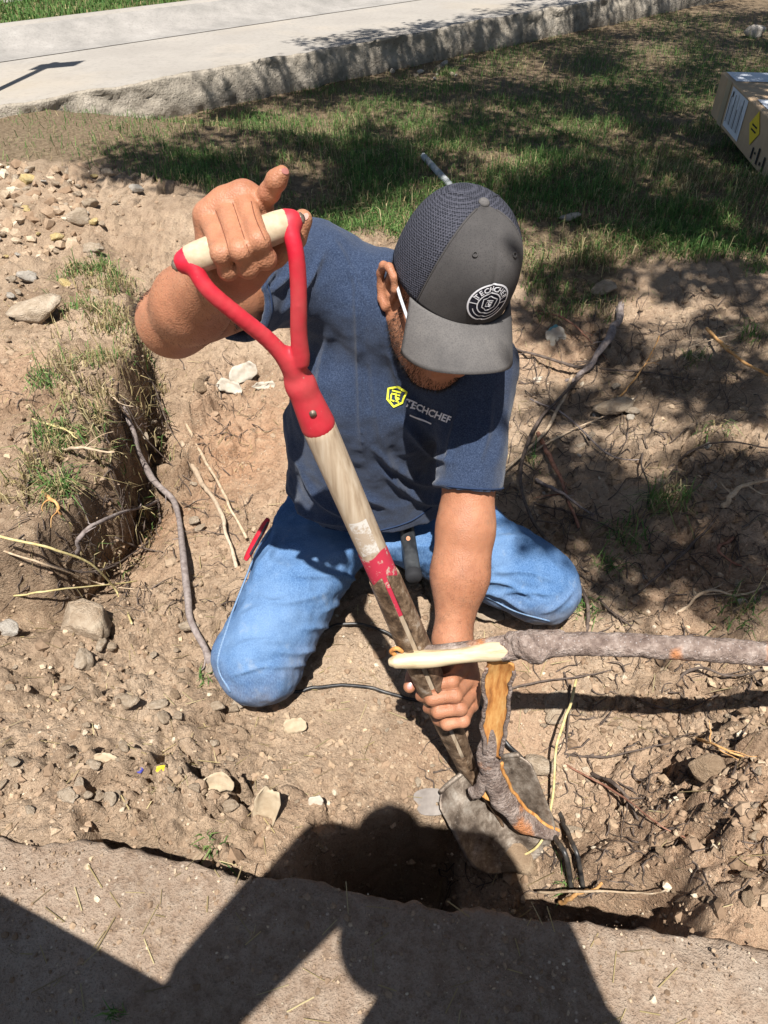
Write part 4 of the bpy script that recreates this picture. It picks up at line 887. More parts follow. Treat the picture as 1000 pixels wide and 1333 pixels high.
m = Mat('gravel_mix', .95, .12); nB = m.noise(150, 3, .7); GRAVM = m.fin(m.mix(m.ramp(nB, [(.35, .45), (.55, 0.)]), m.attr(), (.15, .10, .065)), m.bump(nB, .5, .002))
def rock_shape(sub, seed, amp=.32, flat=.7):
    V, F = ico(sub); r = np.random.default_rng(seed); D = V.copy()
    # planar facets then roughness
    for _ in range(13):
        nrm = r.normal(0, 1, 3); nrm /= np.linalg.norm(nrm); c = r.uniform(.5, .85); d = D@nrm-c; D = D-np.clip(d, 0, 9)[:, None]*nrm*.9
    D = D*(1+amp*.5*fbm3(V*1.6+seed, 2, seed)+amp*.25*fbm3(V*5+seed, 2, seed+3))[:, None]; D *= np.array([1, r.uniform(.65, .95), flat*r.uniform(.75, 1.1)]); return D, F
R1 = [rock_shape(1, 300+i, .4, .75) for i in range(10)]; R0 = [(ico(1)[0][:12]*(1+.3*np.random.default_rng(i).normal(0, 1, (12, 1))*.5), None) for i in range(10)]
_b = bmesh.new(); bmesh.ops.create_icosphere(_b, subdivisions=1, radius=1); _b.free()
def ico0(seed):
    ph = (1+5**.5)/2; V = np.array([(-1,ph,0),(1,ph,0),(-1,-ph,0),(1,-ph,0),(0,-1,ph),(0,1,ph),(0,-1,-ph),(0,1,-ph),(ph,0,-1),(ph,0,1),(-ph,0,-1),(-ph,0,1)], float)/1.9
    F = np.array([(0,11,5),(0,5,1),(0,1,7),(0,7,10),(0,10,11),(1,5,9),(5,11,4),(11,10,2),(10,7,6),(7,1,8),(3,9,4),(3,4,2),(3,2,6),(3,6,8),(3,8,9),(4,9,5),(2,4,11),(6,2,10),(8,6,7),(9,8,1)])
    r = np.random.default_rng(seed); return V*(1+.22*r.normal(0, 1, (12, 1)))*r.uniform(.7, 1.2, 3), F
R0 = [ico0(i) for i in range(10)]
def gravel(name, x, y, sz, cols, label, zo=.02, mat=None, on_slab=False, shapes=None, sm=False):
    n = len(x); z = np.full(n, .002) if on_slab else hgt(x, y); kind = rng.integers(0, 10, n); Vs, Fs, Cs = [], [], []; o = 0
    for k in range(10):
        I = np.nonzero(kind == k)[0]; V, F = (shapes or R1)[k]; q = rng.normal(0, 1, (len(I), 4)); q /= np.linalg.norm(q, axis=1)[:, None]; w_, a, b, c = q.T
        M = np.stack([1-2*(b*b+c*c), 2*(a*b-c*w_), 2*(a*c+b*w_), 2*(a*b+c*w_), 1-2*(a*a+c*c), 2*(b*c-a*w_), 2*(a*c-b*w_), 2*(b*c+a*w_), 1-2*(a*a+b*b)], 1).reshape(-1, 3, 3)
        P = np.einsum('nij,vj->nvi', M, V)*sz[I][:, None, None]; P[:, :, 2] *= .8; P += np.stack([x[I], y[I], z[I]+sz[I]*zo], 1)[:, None]
        Vs.append(P.reshape(-1, 3)); Fs.append((F[None]+np.arange(len(I))[:, None, None]*len(V)).reshape(-1, 3)+o); Cs.append(np.repeat(cols[I], len(V), 0)); o += len(I)*len(V)
    return tag(link(name, mesh_np(name, np.vstack(Vs), np.vstack(Fs), sm, np.vstack(Cs)), mat or GRAVM), label, kind='stuff')
def scatter_px(n, u0, u1, v0, v1, fn=None):
    u = rng.uniform(u0, u1, n); v = rng.uniform(v0, v1, n); z = -.12; y = (666.5-v)/FPX; t = (CAMZ-z)/(SP-CP*y); x, yy = (u-500)/FPX*t, (CP+SP*y)*t
    k = (edge_y(x)-yy < -.005) & (lawn_at(x, yy) < .5)
    if fn is not None: k &= rng.random(n) < fn(x, yy)
    return x[k], yy[k]
PALE = np.array([(.42, .33, .23), (.50, .42, .31), (.35, .26, .175), (.30, .215, .14), (.44, .33, .215)]); SOILC = np.array([(.235, .162, .106), (.27, .192, .128), (.205, .138, .088), (.305, .226, .154)])
x, y = scatter_px(3800, -120, 1120, 230, 1230, lambda x, y: np.clip(.35+1.4*fbm(x*2.5, y*2.5, 3, 301), .05, 1))
gravel('gravel', x, y, np.clip(rng.gamma(2.2, .0021, len(x)), .0018, .016), PALE[rng.integers(0, 5, len(x))]*rng.uniform(.8, 1.15, (len(x), 1)), 'fine pale gravel scattered through the dug soil')
x, y = scatter_px(3000, -120, 1120, 230, 1230, lambda x, y: np.clip(.3+1.8*fbm(x*2.2+5, y*2.2, 3, 305)-.55*np.exp(-((x-.05)**2/.16+(y-.85)**2/.05)), .02, 1))
gravel('soil_clods', x, y, np.clip(rng.gamma(2.0, .0042, len(x)), .002, .028), SOILC[rng.integers(0, 4, len(x))]*rng.uniform(.8, 1.2, (len(x), 1)), 'crumbly brown clods of soil lying over the trench', zo=.0)
x, y = scatter_px(26000, -100, 1100, 235, 1230, lambda x, y: np.clip(.45+1.3*fbm(x*3.5, y*3.5, 3, 309), .1, 1))
gravel('soil_crumbs', x, y, np.clip(rng.gamma(2.0, .0017, len(x)), .0012, .009), np.vstack([SOILC, SOILC, PALE[2:4]])[rng.integers(0, 10, len(x))]*rng.uniform(.8, 1.2, (len(x), 1)), 'loose crumbs of dry soil strewn over the trench', zo=.2, shapes=R0)
x = rng.uniform(-.9, .9, 5200); y = edge_y(x)-rng.gamma(1.5, .11, 5200); gravel('slab_grit', x, y, np.clip(rng.gamma(1.3, .0009, 5200), .0006, .006), np.vstack([PALE, SOILC*.9, SOILC*.8, SOILC*.9, SOILC])[rng.integers(0, 21, 5200)], 'grit and small stones on the dusty slab', on_slab=True, shapes=R0)
x, y = scatter_px(700, 850, 1120, 850, 1230); gravel('bank_clods', x, y, np.clip(rng.gamma(1.1, .005, len(x)), .002, .024), SOILC[rng.integers(0, 4, len(x))]*rng.uniform(.8, 1.15, (len(x), 1)), 'loose soil lumps piled on the trench end by the slab', zo=-.1, sm=False)
x, y = scatter_px(900, -120, 130, 215, 400); k = rng.random(len(x)) < .8; x, y = x[k], y[k]; gravel('heap_clods', x, y, np.clip(rng.gamma(2.2, .011, len(x)), .006, .05), np.vstack([SOILC*1.15, PALE[:4]])[rng.integers(0, 8, len(x))], 'crumbled spoil heaped beside the lawn', zo=.05)

# ================================================================== STONES, one by one
R3 = [rock_shape(3, 400+i, .30, .8) for i in range(9)]
R3M = [mesh_np('stone', V, F, True) for V, F in R3]
def stone(u, v, wpx, mat, label, seed=0, group=None, name='stone', hz=.8, asp=.8, sink=.3, cat='stone'):
    p = pg(u, v); d = proj(p)[2]; r = wpx/2*d/FPX; rg_ = np.random.default_rng(seed*17+int(u*3+v)); me = R3M[rg_.integers(0, 9)]
    key = me.name+mat.name
    if key not in STM: c = me.copy(); c.materials.clear(); c.materials.append(mat); STM[key] = c
    o = link(name, STM[key]); o.scale = (r, r*asp, r*hz); o.rotation_euler = (rg_.uniform(-.3, .3), rg_.uniform(-.3, .3), rg_.uniform(-.5, .5) if seed == 0 else rg_.uniform(0, 6.28))
    z = float(hgt(p[0], p[1]+r*.5)); o.location = (p[0], p[1]+r*.45, z+r*hz*(1-sink)*.7); return tag(o, label, cat, group)
STM = {}
stone(43, 425, 78, LIME, 'large pale limestone rock lying on the grassy bank', hz=.62, sink=.5)
stone(108, 828, 80, TANR, 'rounded tan boulder sitting in the soil beside the trench', hz=.85, asp=.9)
stone(6, 828, 46, GREYR, 'broken whitish lump of concrete next to the rounded tan boulder', hz=.8)
stone(800, 546, 58, TANR, 'brown rock half buried in the slope below the thick dark root', hz=.7, asp=.7)
stone(822, 544, 24, LIME, 'small pale stone leaning against the brown slope rock')
stone(166, 929, 36, TANR, 'fist-sized tan stone alone on the smooth dirt by the slab')
stone(36, 241, 26, YELR, 'yellowish stone at the top of the spoil heap')
stone(103, 296, 36, LIME, 'pale angular stone in the middle of the spoil heap', hz=.9)
stone(76, 324, 22, YELR, 'small yellow stone in front of the spoil heap')
stone(178, 253, 20, GREYR, 'white stone on the thin grass beside the mound')
stone(822, 20, 58, GREYR, 'large white rock by the broken road edge', hz=.55)
stone(712, 38, 24, GREYR, 'white stone against the road edge beside the lawn', hz=.7)
stone(765, 27, 17, LIME, 'small pale stone between two white rocks at the road edge')
stone(983, 50, 36, GREYR, 'grey white rock in the grass behind the cardboard box', hz=.7)
stone(740, 290, 34, GREYR, 'flat grey stone in the grass above the trench rim', hz=.4)
stone(790, 385, 40, TANR, 'brown clod under the tuft of grass at the trench rim', hz=.6)
stone(700, 1012, 46, LIME, 'pale stone behind the shovel blade', hz=.7)
stone(735, 935, 70, TANR, 'flat tan stone set in the dirt under the branch shadow', hz=.25, sink=.6)
stone(640, 815, 60, LIME, 'pale slab of stone between the knees', hz=.3, sink=.6)
stone(700, 865, 44, LIME, 'pale limestone lump below the severed branch', hz=.6)
stone(660, 1148, 90, CLODM, 'big clod of soil on the pit ledge against the slab', hz=.55)
stone(935, 1010, 60, CLODM, 'rounded clod on the trench end bank', hz=.7)
stone(755, 1090, 40, LIME, 'pale chip beside the cables in the pit', hz=.5)
def many(n, box, mats, lo, hi, label, group, seed):
    rg_ = np.random.default_rng(seed)
    for _ in range(n):
        u = rg_.uniform(box[0], box[1]); v = rg_.uniform(box[2], box[3]); p = pg(u, v)
        if edge_y(p[0])-p[1] > -.02 or lawn_at(p[0], p[1]) > .5: continue
        if 270 < u < 780 and 300 < v < 800 and not (u > 690 and v < 650): continue
        mt = mats[rg_.integers(0, len(mats))]; wp = min(hi, lo+rg_.gamma(1.4, (hi-lo)/5)); f_ = (wp-lo)/(hi-lo)
        adj = ('small' if f_ > .12 else 'tiny') if f_ < .4 else 'larger'; cn = {'pale_limestone': 'cream', 'tan_stone': 'tan', 'yellow_stone': 'yellowish', 'grey_white_stone': 'greyish white', 'soil_clod': 'brown'}[mt.name.split('.')[0]]
        stone(u, v, wp, mt, f'{adj} {cn} {label}', seed=rg_.integers(1, 999), group=group, hz=rg_.uniform(.5, .9))
many(46, (-10, 150, 225, 400), [LIME, LIME, TANR, YELR, GREYR], 10, 30, 'stone in the spoil heap by the lawn', 'stones of the spoil heap', 1)
many(34, (0, 330, 830, 1070), [LIME, TANR, TANR, CLODM], 9, 26, 'stone on the dirt between boulder and slab', 'stones on the smooth dirt', 2)
many(22, (80, 330, 800, 1060), [LIME, LIME, TANR], 16, 44, 'broken rock in the clods beside the near knee', 'broken rock beside the near knee', 12)
many(26, (180, 350, 460, 760), [LIME, TANR, CLODM], 9, 28, 'stone on the reddish trench floor beside the jeans', 'stones on the reddish trench floor', 3)
many(34, (680, 1000, 360, 800), [LIME, TANR, GREYR, CLODM], 8, 20, 'stone on the rooty slope below the lawn', 'stones on the rooty slope', 4)
many(30, (380, 860, 850, 1060), [LIME, LIME, TANR], 8, 18, 'stone pressed into the trodden dirt by the shovel', 'stones in the trodden dirt', 5)
many(16, (860, 1000, 900, 1210), [CLODM, CLODM, TANR], 10, 30, 'lump on the trench end bank near the slab', 'lumps on the trench end bank', 6)
many(14, (400, 620, 55, 110), [LIME, GREYR], 6, 14, 'rubble piece fallen from the road edge', 'rubble along the road edge', 7)
for k in range(14):
    rg_ = np.random.default_rng(k+50); u = rg_.uniform(510, 610); v = rg_.uniform(70, 105); stone(u, v, rg_.uniform(7, 14), [LIME, GREYR][k % 2], ['cream', 'greyish white'][k % 2]+[' angular', ' flat', ' tiny'][k % 3]+' rubble piece fallen from the road edge', seed=k+1, group='rubble along the road edge')

# ================================================================== ROOTS, STEMS, CABLES, one by one
def bark(name, a, b, c, sc=60):
    m = Mat(name, .9, .15); n_ = m.noise(sc, 5, .7); k = m.ramp(n_, [(.3, a), (.5, b), (.72, c)]); return m.fin(k, m.bump(n_, .7, .003))
BK_D = bark('dark_root_bark', (.045, .032, .026), (.09, .068, .055), (.16, .125, .105)); BK_G = bark('grey_root_bark', (.11, .085, .075), (.20, .165, .15), (.30, .255, .23))
BK_R = bark('red_root_bark', (.13, .055, .035), (.24, .115, .075), (.33, .19, .13)); BK_O = bark('orange_root', (.32, .15, .05), (.48, .26, .10), (.56, .37, .18)); BK_Y = bark('yellow_stem', (.34, .26, .10), (.46, .38, .18), (.52, .46, .28)); BK_T = bark('tan_twig', (.26, .18, .11), (.40, .30, .20), (.50, .41, .30))
m = Mat('black_cable', .4, .4); CABLE = m.fin(m.ramp(m.noise(40, 4), [(.4, (.012, .012, .013)), (.65, (.05, .045, .04)), (.8, (.12, .10, .08))]))
def root(pts, r, mat, label, name='root', off=0.0, taper=.5, cat='root', group=None, wob=.3, seed=1):
    W_ = []
    for q in pts:
        p = pg(q[0], q[1]); o = q[2] if len(q) > 2 else off
        if o: p = p+(np.array([0, 0, CAMZ])-p)*(o/max(CAMZ-p[2], .1))
        W_.append(p)
    C = catmull(W_, 9); n = len(C); s = np.linspace(0, 1, n); rr = r*(1-taper*s)*(1+wob*fbm(s*14+seed, s*0+seed*3.3, 2, seed)); C = C+np.stack([fbm(s*9, s*0+seed, 2, seed+7), fbm(s*9, s*0+seed, 2, seed+8), fbm(s*9, s*0, 2, seed+9)], 1)*r*.9; C[:, 2] += r*.15
    pcs = [tube(C, np.maximum(rr, .0008), 8)]; rf_ = np.random.default_rng(int(abs(pts[0][0]*7+pts[0][1])))
    if name == 'root' and r > .0028:
        for _ in range(3):
            i = rf_.integers(int(n*.2), int(n*.9)); q = C[i]; d_ = C[min(i+1, n-1)]-C[i]; d_ = d_/(np.linalg.norm(d_)+1e-9)+rf_.normal(0, .8, 3)*np.array([1, 1, .25]); d_ /= np.linalg.norm(d_); l_ = rf_.uniform(.03, .10); P = [q]
            for k in range(1, 5):
                d_ = d_+rf_.normal(0, .3, 3)*np.array([1, 1, .3]); d_ /= np.linalg.norm(d_); e_ = P[-1]+d_*l_/4; e_[2] = max(hgt(e_[0], e_[1])+.001, min(e_[2], P[-1][2]+.005)); P.append(e_)
            P = catmull(P, 3); pcs.append(tube(P, np.linspace(min(rr[i]*.5, .003), .0006, len(P)), 6))
    V, F = join(pcs); return tag(whole(name, V, F, mat), label, cat, group)
root([(808,398,.0),(798,432,.05),(775,468,.06),(755,486,.03),(735,500,0)], .0135, BK_G, 'thick grey root poking out of the slope below the lawn', wob=.35)
root([(790,440),(760,478,.02),(700,462,.02),(668,455)], .007, BK_D, 'dark root running from the thick grey root toward the cap')
root([(772,475,.02),(725,520,.03),(692,566,.04),(678,620,.06),(690,672,.07),(726,722,.05),(760,775,.03),(764,830)], .0052, BK_D, 'long dark root looping down past the far knee', taper=.2)
root([(745,490,.01),(712,560,.02),(660,610,.02),(640,640)], .0055, BK_T, 'brown root fanning out behind the far hip')
root([(700,565,.01),(728,620,.03),(752,690,.0)], .0075, BK_R, 'reddish root standing beside the far thigh')
root([(640,615),(700,585,.015),(740,562,.01),(800,535)], .0045, BK_T, 'thin tan root under the brown slope rock')
root([(698,625,.01),(735,645,.03),(772,672,0)], .0055, BK_G, 'short grey root pointing at the grass tuft')
root([(695,655),(745,668,.02),(800,690,.01),(812,712)], .003, BK_D, 'thin black root across the shaded hollow')
root([(920,428,.02),(955,462,.05),(1004,492,.05)], .0055, BK_O, 'orange root sticking out of the bank edge', taper=.3)
root([(890,470),(905,450,.03),(965,432,.02)], .003, BK_T, 'pale tan twig arched over the slope soil')
root([(803,520),(828,492,.02),(845,465,.02),(858,438)], .0032, BK_O, 'thin orange rootlet above the brown slope rock')
root([(780,480),(850,486,.01),(905,495)], .003, BK_D, 'straight dark rootlet across the slope')
root([(935,672),(890,720,.02),(850,755,.02),(818,780)], .0035, BK_D, 'long dark twig lying below the grass tuft', taper=.3)
root([(772,772),(800,800,.01),(835,822)], .0035, BK_D, 'short black twig beside the far knee')
root([(955,700),(935,715,.02),(960,735,.01),(1005,742)], .004, BK_R, 'curled red brown root at the bank edge')
root([(940,660,.03),(965,635,.05),(1004,622,.05)], .007, BK_T, 'broad tan leaf-like root strip on the bank edge')
root([(145,495),(172,560,.01),(196,618,.03),(228,655,.05),(236,715,.05),(244,785,.04),(262,838,.02),(281,882)], .0082, BK_G, 'long grey brown root hanging beside the jeans', taper=-.1)
root([(100,722,0),(108,697,.03),(145,672,.04),(205,654,.01)], .0058, BK_G, 'arched grey root rising from the trench wall', taper=.3)
root([(205,650,.02),(211,690,.01),(212,735,0)], .0042, BK_D, 'thin dark root dangling next to the long grey brown root')
root([(-4,698,.03),(60,712,.06),(118,735,.09),(155,775,.06),(171,813,.02)], .0030, BK_Y, 'yellow stem arching out of the bank over the soil', taper=.2, name='stem', cat='stem', wob=.1)
root([(18,776),(60,770,.03),(120,763,.05),(178,757,.03)], .0024, BK_Y, 'straight pale yellow stem crossing the arching one', name='stem', cat='stem', taper=.3, wob=.1)
root([(0,716),(60,735,.02),(130,760,.01),(205,770)], .0026, BK_T, 'thin tan rootlet low on the trench wall')
root([(150,700),(190,715,.01),(250,722)], .003, BK_D, 'dark rootlet across the trench floor')
root([(242,552,.0),(268,600,.03),(292,645,.04),(320,702,.01)], .0048, BK_T, 'pale split stick lying beside the hip', name='stick', cat='stick', taper=.2)
root([(236,575),(262,625,.02),(288,672,.02),(306,742)], .0085, TANR, 'weathered tan stick half buried by the thigh', name='stick', cat='stick')
root([(160,520),(190,570,.02),(228,610,.01),(250,628)], .0024, BK_D, 'fine black root falling down the trench side')
root([(80,585,.01),(110,584,.05),(148,590,.07)], .0045, BK_T, 'tan root stub jutting over the dark hollow')
root([(40,545),(85,560,.03),(100,572,.03)], .003, BK_Y, 'pale root stub on the grassy bank edge')
root([(128,500),(150,520,.03),(168,545,.03)], .0035, BK_T, 'tan root hooked over the bank edge')
root([(55,640),(72,655,.03),(78,672,.02)], .005, BK_O, 'short orange root end in the dark hollow')
root([(742,885),(741,925,.02),(735,985)], .0028, BK_D, 'thin dark rootlet hanging below the severed branch')
root([(750,886,.06),(738,930,.08),(725,972,.07),(718,1045,.04),(700,1100,.02),(640,1128,.01)], .0030, BK_Y, 'long yellow stem curving down past the shovel blade', name='stem', cat='stem', taper=.2, wob=.08)
root([(735,982),(790,985,.01),(850,972,.01),(905,958)], .0026, BK_D, 'black rootlet running across the dirt below the branch')
root([(770,1008),(800,1020,.02),(822,1050,.02),(842,1092)], .0042, BK_D, 'dark forked root beside the cables')
root([(735,995),(800,1030,.02),(850,1068,.03),(892,1092)], .0024, BK_R, 'thin red rootlet slanting toward the end bank')
root([(898,958,.02),(930,970,.04),(968,986,.02)], .0032, BK_O, 'orange rootlet lying on the end bank')
root([(700,1162,.05),(760,1160,.06),(830,1163,.05),(868,1160,.03)], .0026, BK_T, 'tan root stretched across the gap by the slab')
root([(728,1176,.04),(752,1165,.06),(782,1152,.05)], .0046, BK_O, 'short orange stick in the gap by the slab', name='stick', cat='stick')
root([(640,905),(690,890,.01),(760,880,.01),(820,865)], .0026, BK_D, 'thin dark rootlet behind the severed branch')
root([(820,905),(880,925,.02),(935,905,.01),(990,890)], .0026, BK_D, 'fine dark rootlet on the end bank')
root([(376,902),(420,894,.01),(480,895,.01),(545,914,.01)], .0038, CABLE, 'black cable coming out of the dirt at the lower hand', name='cable', cat='cable', taper=0, wob=.05)
root([(405,826),(450,812,.02),(500,822,.02),(545,850,.01)], .0034, CABLE, 'black cable between the knees', name='cable', cat='cable', taper=0, wob=.05)
root([(600,880,.02),(622,915,.03),(650,955,.03),(690,1000,.01)], .0046, CABLE, 'black cable running behind the lower hand', name='cable', cat='cable', taper=0, wob=.05)
root([(704,1052,-.02),(720,1084,.03),(735,1112,.04),(743,1150,.01),(746,1172,-.03)], .0052, CABLE, 'thick black cable going down into the pit', name='cable', cat='cable', taper=0, wob=.05)
root([(722,1046,-.02),(738,1080,.03),(750,1110,.04),(758,1148,.01),(762,1170,-.03)], .0046, CABLE, 'black cable beside the thick one in the pit', name='cable', cat='cable', taper=0, wob=.05)
root([(870,610),(905,585,.02),(950,575,.03),(1003,585,.02)], .0038, BK_D, 'black root running out of the bank above the big tuft')
root([(690,520),(735,540,.02),(790,590,.02),(835,600)], .0036, BK_G, 'grey root sloping from the dark loop to the shaded hollow')
root([(655,690),(690,720,.03),(740,735,.02),(790,745)], .0034, BK_D, 'dark root lying above the far knee')
root([(880,800),(920,770,.02),(960,775,.02),(1003,760)], .0040, BK_T, 'tan root on the end bank above the branch')
root([(865,900),(905,870,.02),(950,880,.02),(1002,868)], .0036, BK_D, 'dark root tangled under the thick branch')
root([(700,405),(735,415,.02),(765,440,.02),(790,470)], .0040, BK_R, 'red brown root dropping from the trench rim')
root([(850,560),(835,600,.02),(845,640,.02),(830,690)], .0030, BK_D, 'thin dark root falling beside the brown slope rock')
root([(60,735),(110,745,.02),(150,735,.02),(200,700)], .0032, BK_D, 'thin dark root at the foot of the hollow')
root([(175,470),(200,500,.02),(215,545,.02),(240,590)], .0030, BK_D, 'dark root coming down from the bank by the elbow')
# fine root hairs (uncountable)
hv = []
rg_ = np.random.default_rng(77)
for box, n in (((20, 170, 480, 780), 150), ((640, 1000, 380, 800), 440), ((700, 1000, 830, 1180), 190), ((150, 330, 480, 800), 110), ((560, 760, 930, 1160), 60)):
    for _ in range(n):
        u, v = rg_.uniform(box[0], box[1]), rg_.uniform(box[2], box[3])
        a = rg_.uniform(0, 6.28); l = rg_.uniform(15, 60); P = []
        for k in range(6):
            P.append(pg(u, v, .002)+np.array([0, 0, .004+.012*math.sin(k/5*math.pi)*rg_.random()])); a += rg_.normal(0, .5); u += math.cos(a)*l/5; v += math.sin(a)*l/5
        P = np.array(P); 
        if np.abs(np.diff(P, axis=0)).max() > .25: continue
        hv.append(tube(catmull(P, 3), np.linspace(rg_.uniform(.0007, .0023), .0004, 16), 4, cap=False))
V, F = join(hv); tag(link('root_hairs', mesh_np('root_hairs', V, F), BK_D), 'fine dark root hairs trailing over the dug soil', kind='stuff')
# grass tufts
def tuft(u, v, n, l, sp, label, straw=.3, group=None):
    p = pg(u, v); rg2 = np.random.default_rng(int(u+v)); x = p[0]+np.clip(rg2.normal(0, sp, n), -1.5*sp, 1.5*sp); y = p[1]+np.clip(rg2.normal(0, sp, n), -1.5*sp, 1.5*sp)
    V, F, C = blades(x, y, hgt(x, y)-.005, rg2.gamma(6, l/6, n), rg2.uniform(.0018, .0036, n), np.clip(rg2.normal(.8, .3, n), .1, 1.3), gcolor(n, straw, rg2), .55, rg2)
    return tag(link('grass_tuft', mesh_np('grass_tuft', V-p, F, False, C), GRASSM, loc=p), label, 'grass tuft', group)
tuft(868, 655, 170, .075, .03, 'big green and straw grass tuft on the rooty slope', .45); tuft(815, 700, 90, .05, .03, 'green grass tuft below the big tuft on the slope', .3)
tuft(762, 795, 60, .04, .018, 'small green grass tuft touching the far knee', .2); tuft(930, 560, 80, .04, .022, 'thin grass patch high on the rooty slope', .5)
tuft(80, 640, 160, .06, .014, 'grass tuft hanging over the dark hollow of the bank', .35); tuft(75, 575, 170, .06, .028, 'dense grass tuft on the bank edge above the hollow', .4); tuft(130, 470, 150, .05, .028, 'dry grass tuft on the bank edge near the elbow', .55)
tuft(60, 500, 110, .05, .025, 'grass tuft in front of the large limestone rock', .35); tuft(135, 345, 70, .045, .02, 'green grass tuft between spoil heap and mound', .15); tuft(100, 400, 90, .045, .03, 'green grass tuft behind the large limestone rock', .2)
tuft(85, 362, 50, .04, .018, 'small grass tuft in front of the spoil heap', .15); tuft(275, 1108, 26, .03, .01, 'tiny green sprout at the slab edge', .05); tuft(760, 335, 200, .06, .04, 'shaggy dry grass overhanging the trench rim', .6); tuft(975, 440, 60, .06, .02, 'green tuft at the bank edge above the orange root', .2)
tuft(265, 885, 22, .025, .008, 'tiny green sprout beside the near knee', .1); tuft(740, 1150, 16, .03, .008, 'tiny green sprout in the gap by the slab', .05); tuft(985, 350, 120, .06, .04, 'green tuft on the lawn edge over the slope', .3); tuft(820, 305, 140, .06, .045, 'bright grass tuft on the lawn edge by the flat stone', .35)
tuft(905, 470, 60, .045, .02, 'thin weed tuft beside the pale tan twig', .4); tuft(690, 600, 40, .04, .015, 'small weed tuft behind the far thigh', .3); tuft(960, 800, 70, .05, .022, 'weed tuft on the end bank above the branch', .4); tuft(790, 735, 50, .04, .018, 'small weed tuft under the long dark twig', .3)
tuft(460, 190, 120, .07, .045, 'green grass tuft on the lawn behind the raised hand', .2); tuft(580, 98, 160, .07, .04, 'lush green tuft near the road edge rubble', .1)
p = np.array([*pz(155, 1318, 0)[:2], .0]); rg2 = np.random.default_rng(5)
V, F, C = blades(p[0]+rg2.normal(0, .006, 18), p[1]+rg2.normal(0, .006, 18), np.full(18, -.002), rg2.uniform(.015, .04, 18), rg2.uniform(.0015, .003, 18), np.clip(rg2.normal(.8, .3, 18), .1, 1.2), gcolor(18, .2, rg2), .5, rg2)
tag(link('grass_tuft', mesh_np('grass_tuft', V-p, F, False, C), GRASSM, loc=p), 'small grass sprout growing on the sidewalk slab', 'grass tuft')
# ================================================================== SEVERED BRANCH with peeled end and bark strip
m = Mat('branch_bark', .9, .15); n_ = m.noise(38, 5, .7); n2_ = m.noise(150, 3, .7)
c = m.ramp(n_, [(.32, (.10, .070, .058)), (.5, (.205, .155, .128)), (.68, (.35, .285, .245))]); c = m.mix(m.ramp(m.noise(9, 3), [(.60, 0.), (.66, .85)]), c, (.40, .16, .06)); c = m.mix(m.ramp(n2_, [(.3, .4), (.5, 0.)]), c, (.09, .065, .06))
c = m.mix(m.ramp(m.vor(170), [(.12, .6), (.22, 0.)]), c, (.42, .38, .36)); BRB = m.fin(c, m.bump(m.math('ADD', n_, n2_), 1.0, .006))
m = Mat('peeled_wood', .6, .3); n_ = m.noise(90, 5, .65, co=m.map((.08, 1, 1))); c = m.ramp(n_, [(.32, (.26, .185, .10)), (.46, (.46, .36, .22)), (.7, (.55, .47, .33))]); PEEL = m.fin(c, m.bump(n_, .3, .002))
m = Mat('inner_bark', .7, .25); n_ = m.noise(70, 5, .7, co=m.map((1, .35, .18))); c = m.ramp(n_, [(.3, (.16, .06, .02)), (.48, (.42, .18, .05)), (.62, (.55, .30, .10)), (.75, (.60, .42, .22))]); INB = m.fin(c, m.bump(n_, .5, .003))
brs = [px(652, 848, 1.15), px(690, 841, 1.135), px(740, 838, 1.13), px(820, 840, 1.12), px(900, 844, 1.12), px(1000, 852, 1.125), px(1120, 864, 1.14), np.array([.86, .72, .14]), np.array([1.02, .74, .02]), np.array([1.12, .76, -.09])]
BRBASE = np.array([1.12, .76, -.05]); branch = empty('severed_branch', BRBASE)
tag(branch, 'thick grey branch with peeled yellow end crossing in front of the shovel', 'branch')
C = catmull(brs, 10); s = np.linspace(0, 1, len(C)); C = catmull(C, 3); s = np.linspace(0, 1, len(C)); V, F = tube(C, .0172*(1+.06*fbm(s*22, s*0, 2, 3))+.003*s, 28); N_ = vnormals(V, F); V = V+N_*(.0016*fbm3(V*70, 3, 6)+.0008*fbm3(V*200, 2, 7))[:, None]; part('bark', V, F, BRB, branch, BRBASE)
C = catmull([px(508, 862, 1.165), px(530, 859, 1.162), px(570, 856, 1.158), px(620, 850, 1.152), px(672, 845, 1.142), px(700, 841, 1.136)], 8); s = np.linspace(0, 1, len(C)); C = catmull(C, 2); s = np.linspace(0, 1, len(C)); V, F = tube(C, np.interp(s, [0, .06, .2, .6, 1], [.006, .0115, .0135, .0150, .014]), 22, flat=.9); N_ = vnormals(V, F); q = V*np.array([18, 120, 120]); V = V+N_*(.0012*fbm3(q, 2, 6)+.002*fbm3(V*28, 2, 8))[:, None]; part('peeled_end', V, F, PEEL, branch, BRBASE)
C = catmull([px(512, 852, 1.168), px(540, 846, 1.168), px(580, 843, 1.163), px(625, 838, 1.155), px(665, 832, 1.145)], 7); V, F = tube(C, np.linspace(.005, .010, len(C)), 10, flat=.6); part('bark_flap', V, F, BRB, branch, BRBASE)
V, F = tube(catmull([px(515, 853, 1.165), px(509, 848, 1.16), px(516, 844, 1.155), px(524, 848, 1.16)], 5), .0035, 8); part('bark_curl', V, F, INB, branch, BRBASE)
f = Field(px(650, 880, 1.14)-.09, px(730, 820, 1.12)+.09, .0025)
f.chain([px(668, 832, 1.14), px(682, 836, 1.125), px(697, 850, 1.122), px(712, 842, 1.128), px(722, 830, 1.138)], [.012, .015, .0165, .0155, .011], .008); f.chain([px(664, 829, 1.14), px(675, 845, 1.125), px(690, 856, 1.122)], [.007, .009, .008], .004); f.cone(px(690, 838, 1.137), px(725, 837, 1.134), .021, .021, .006)
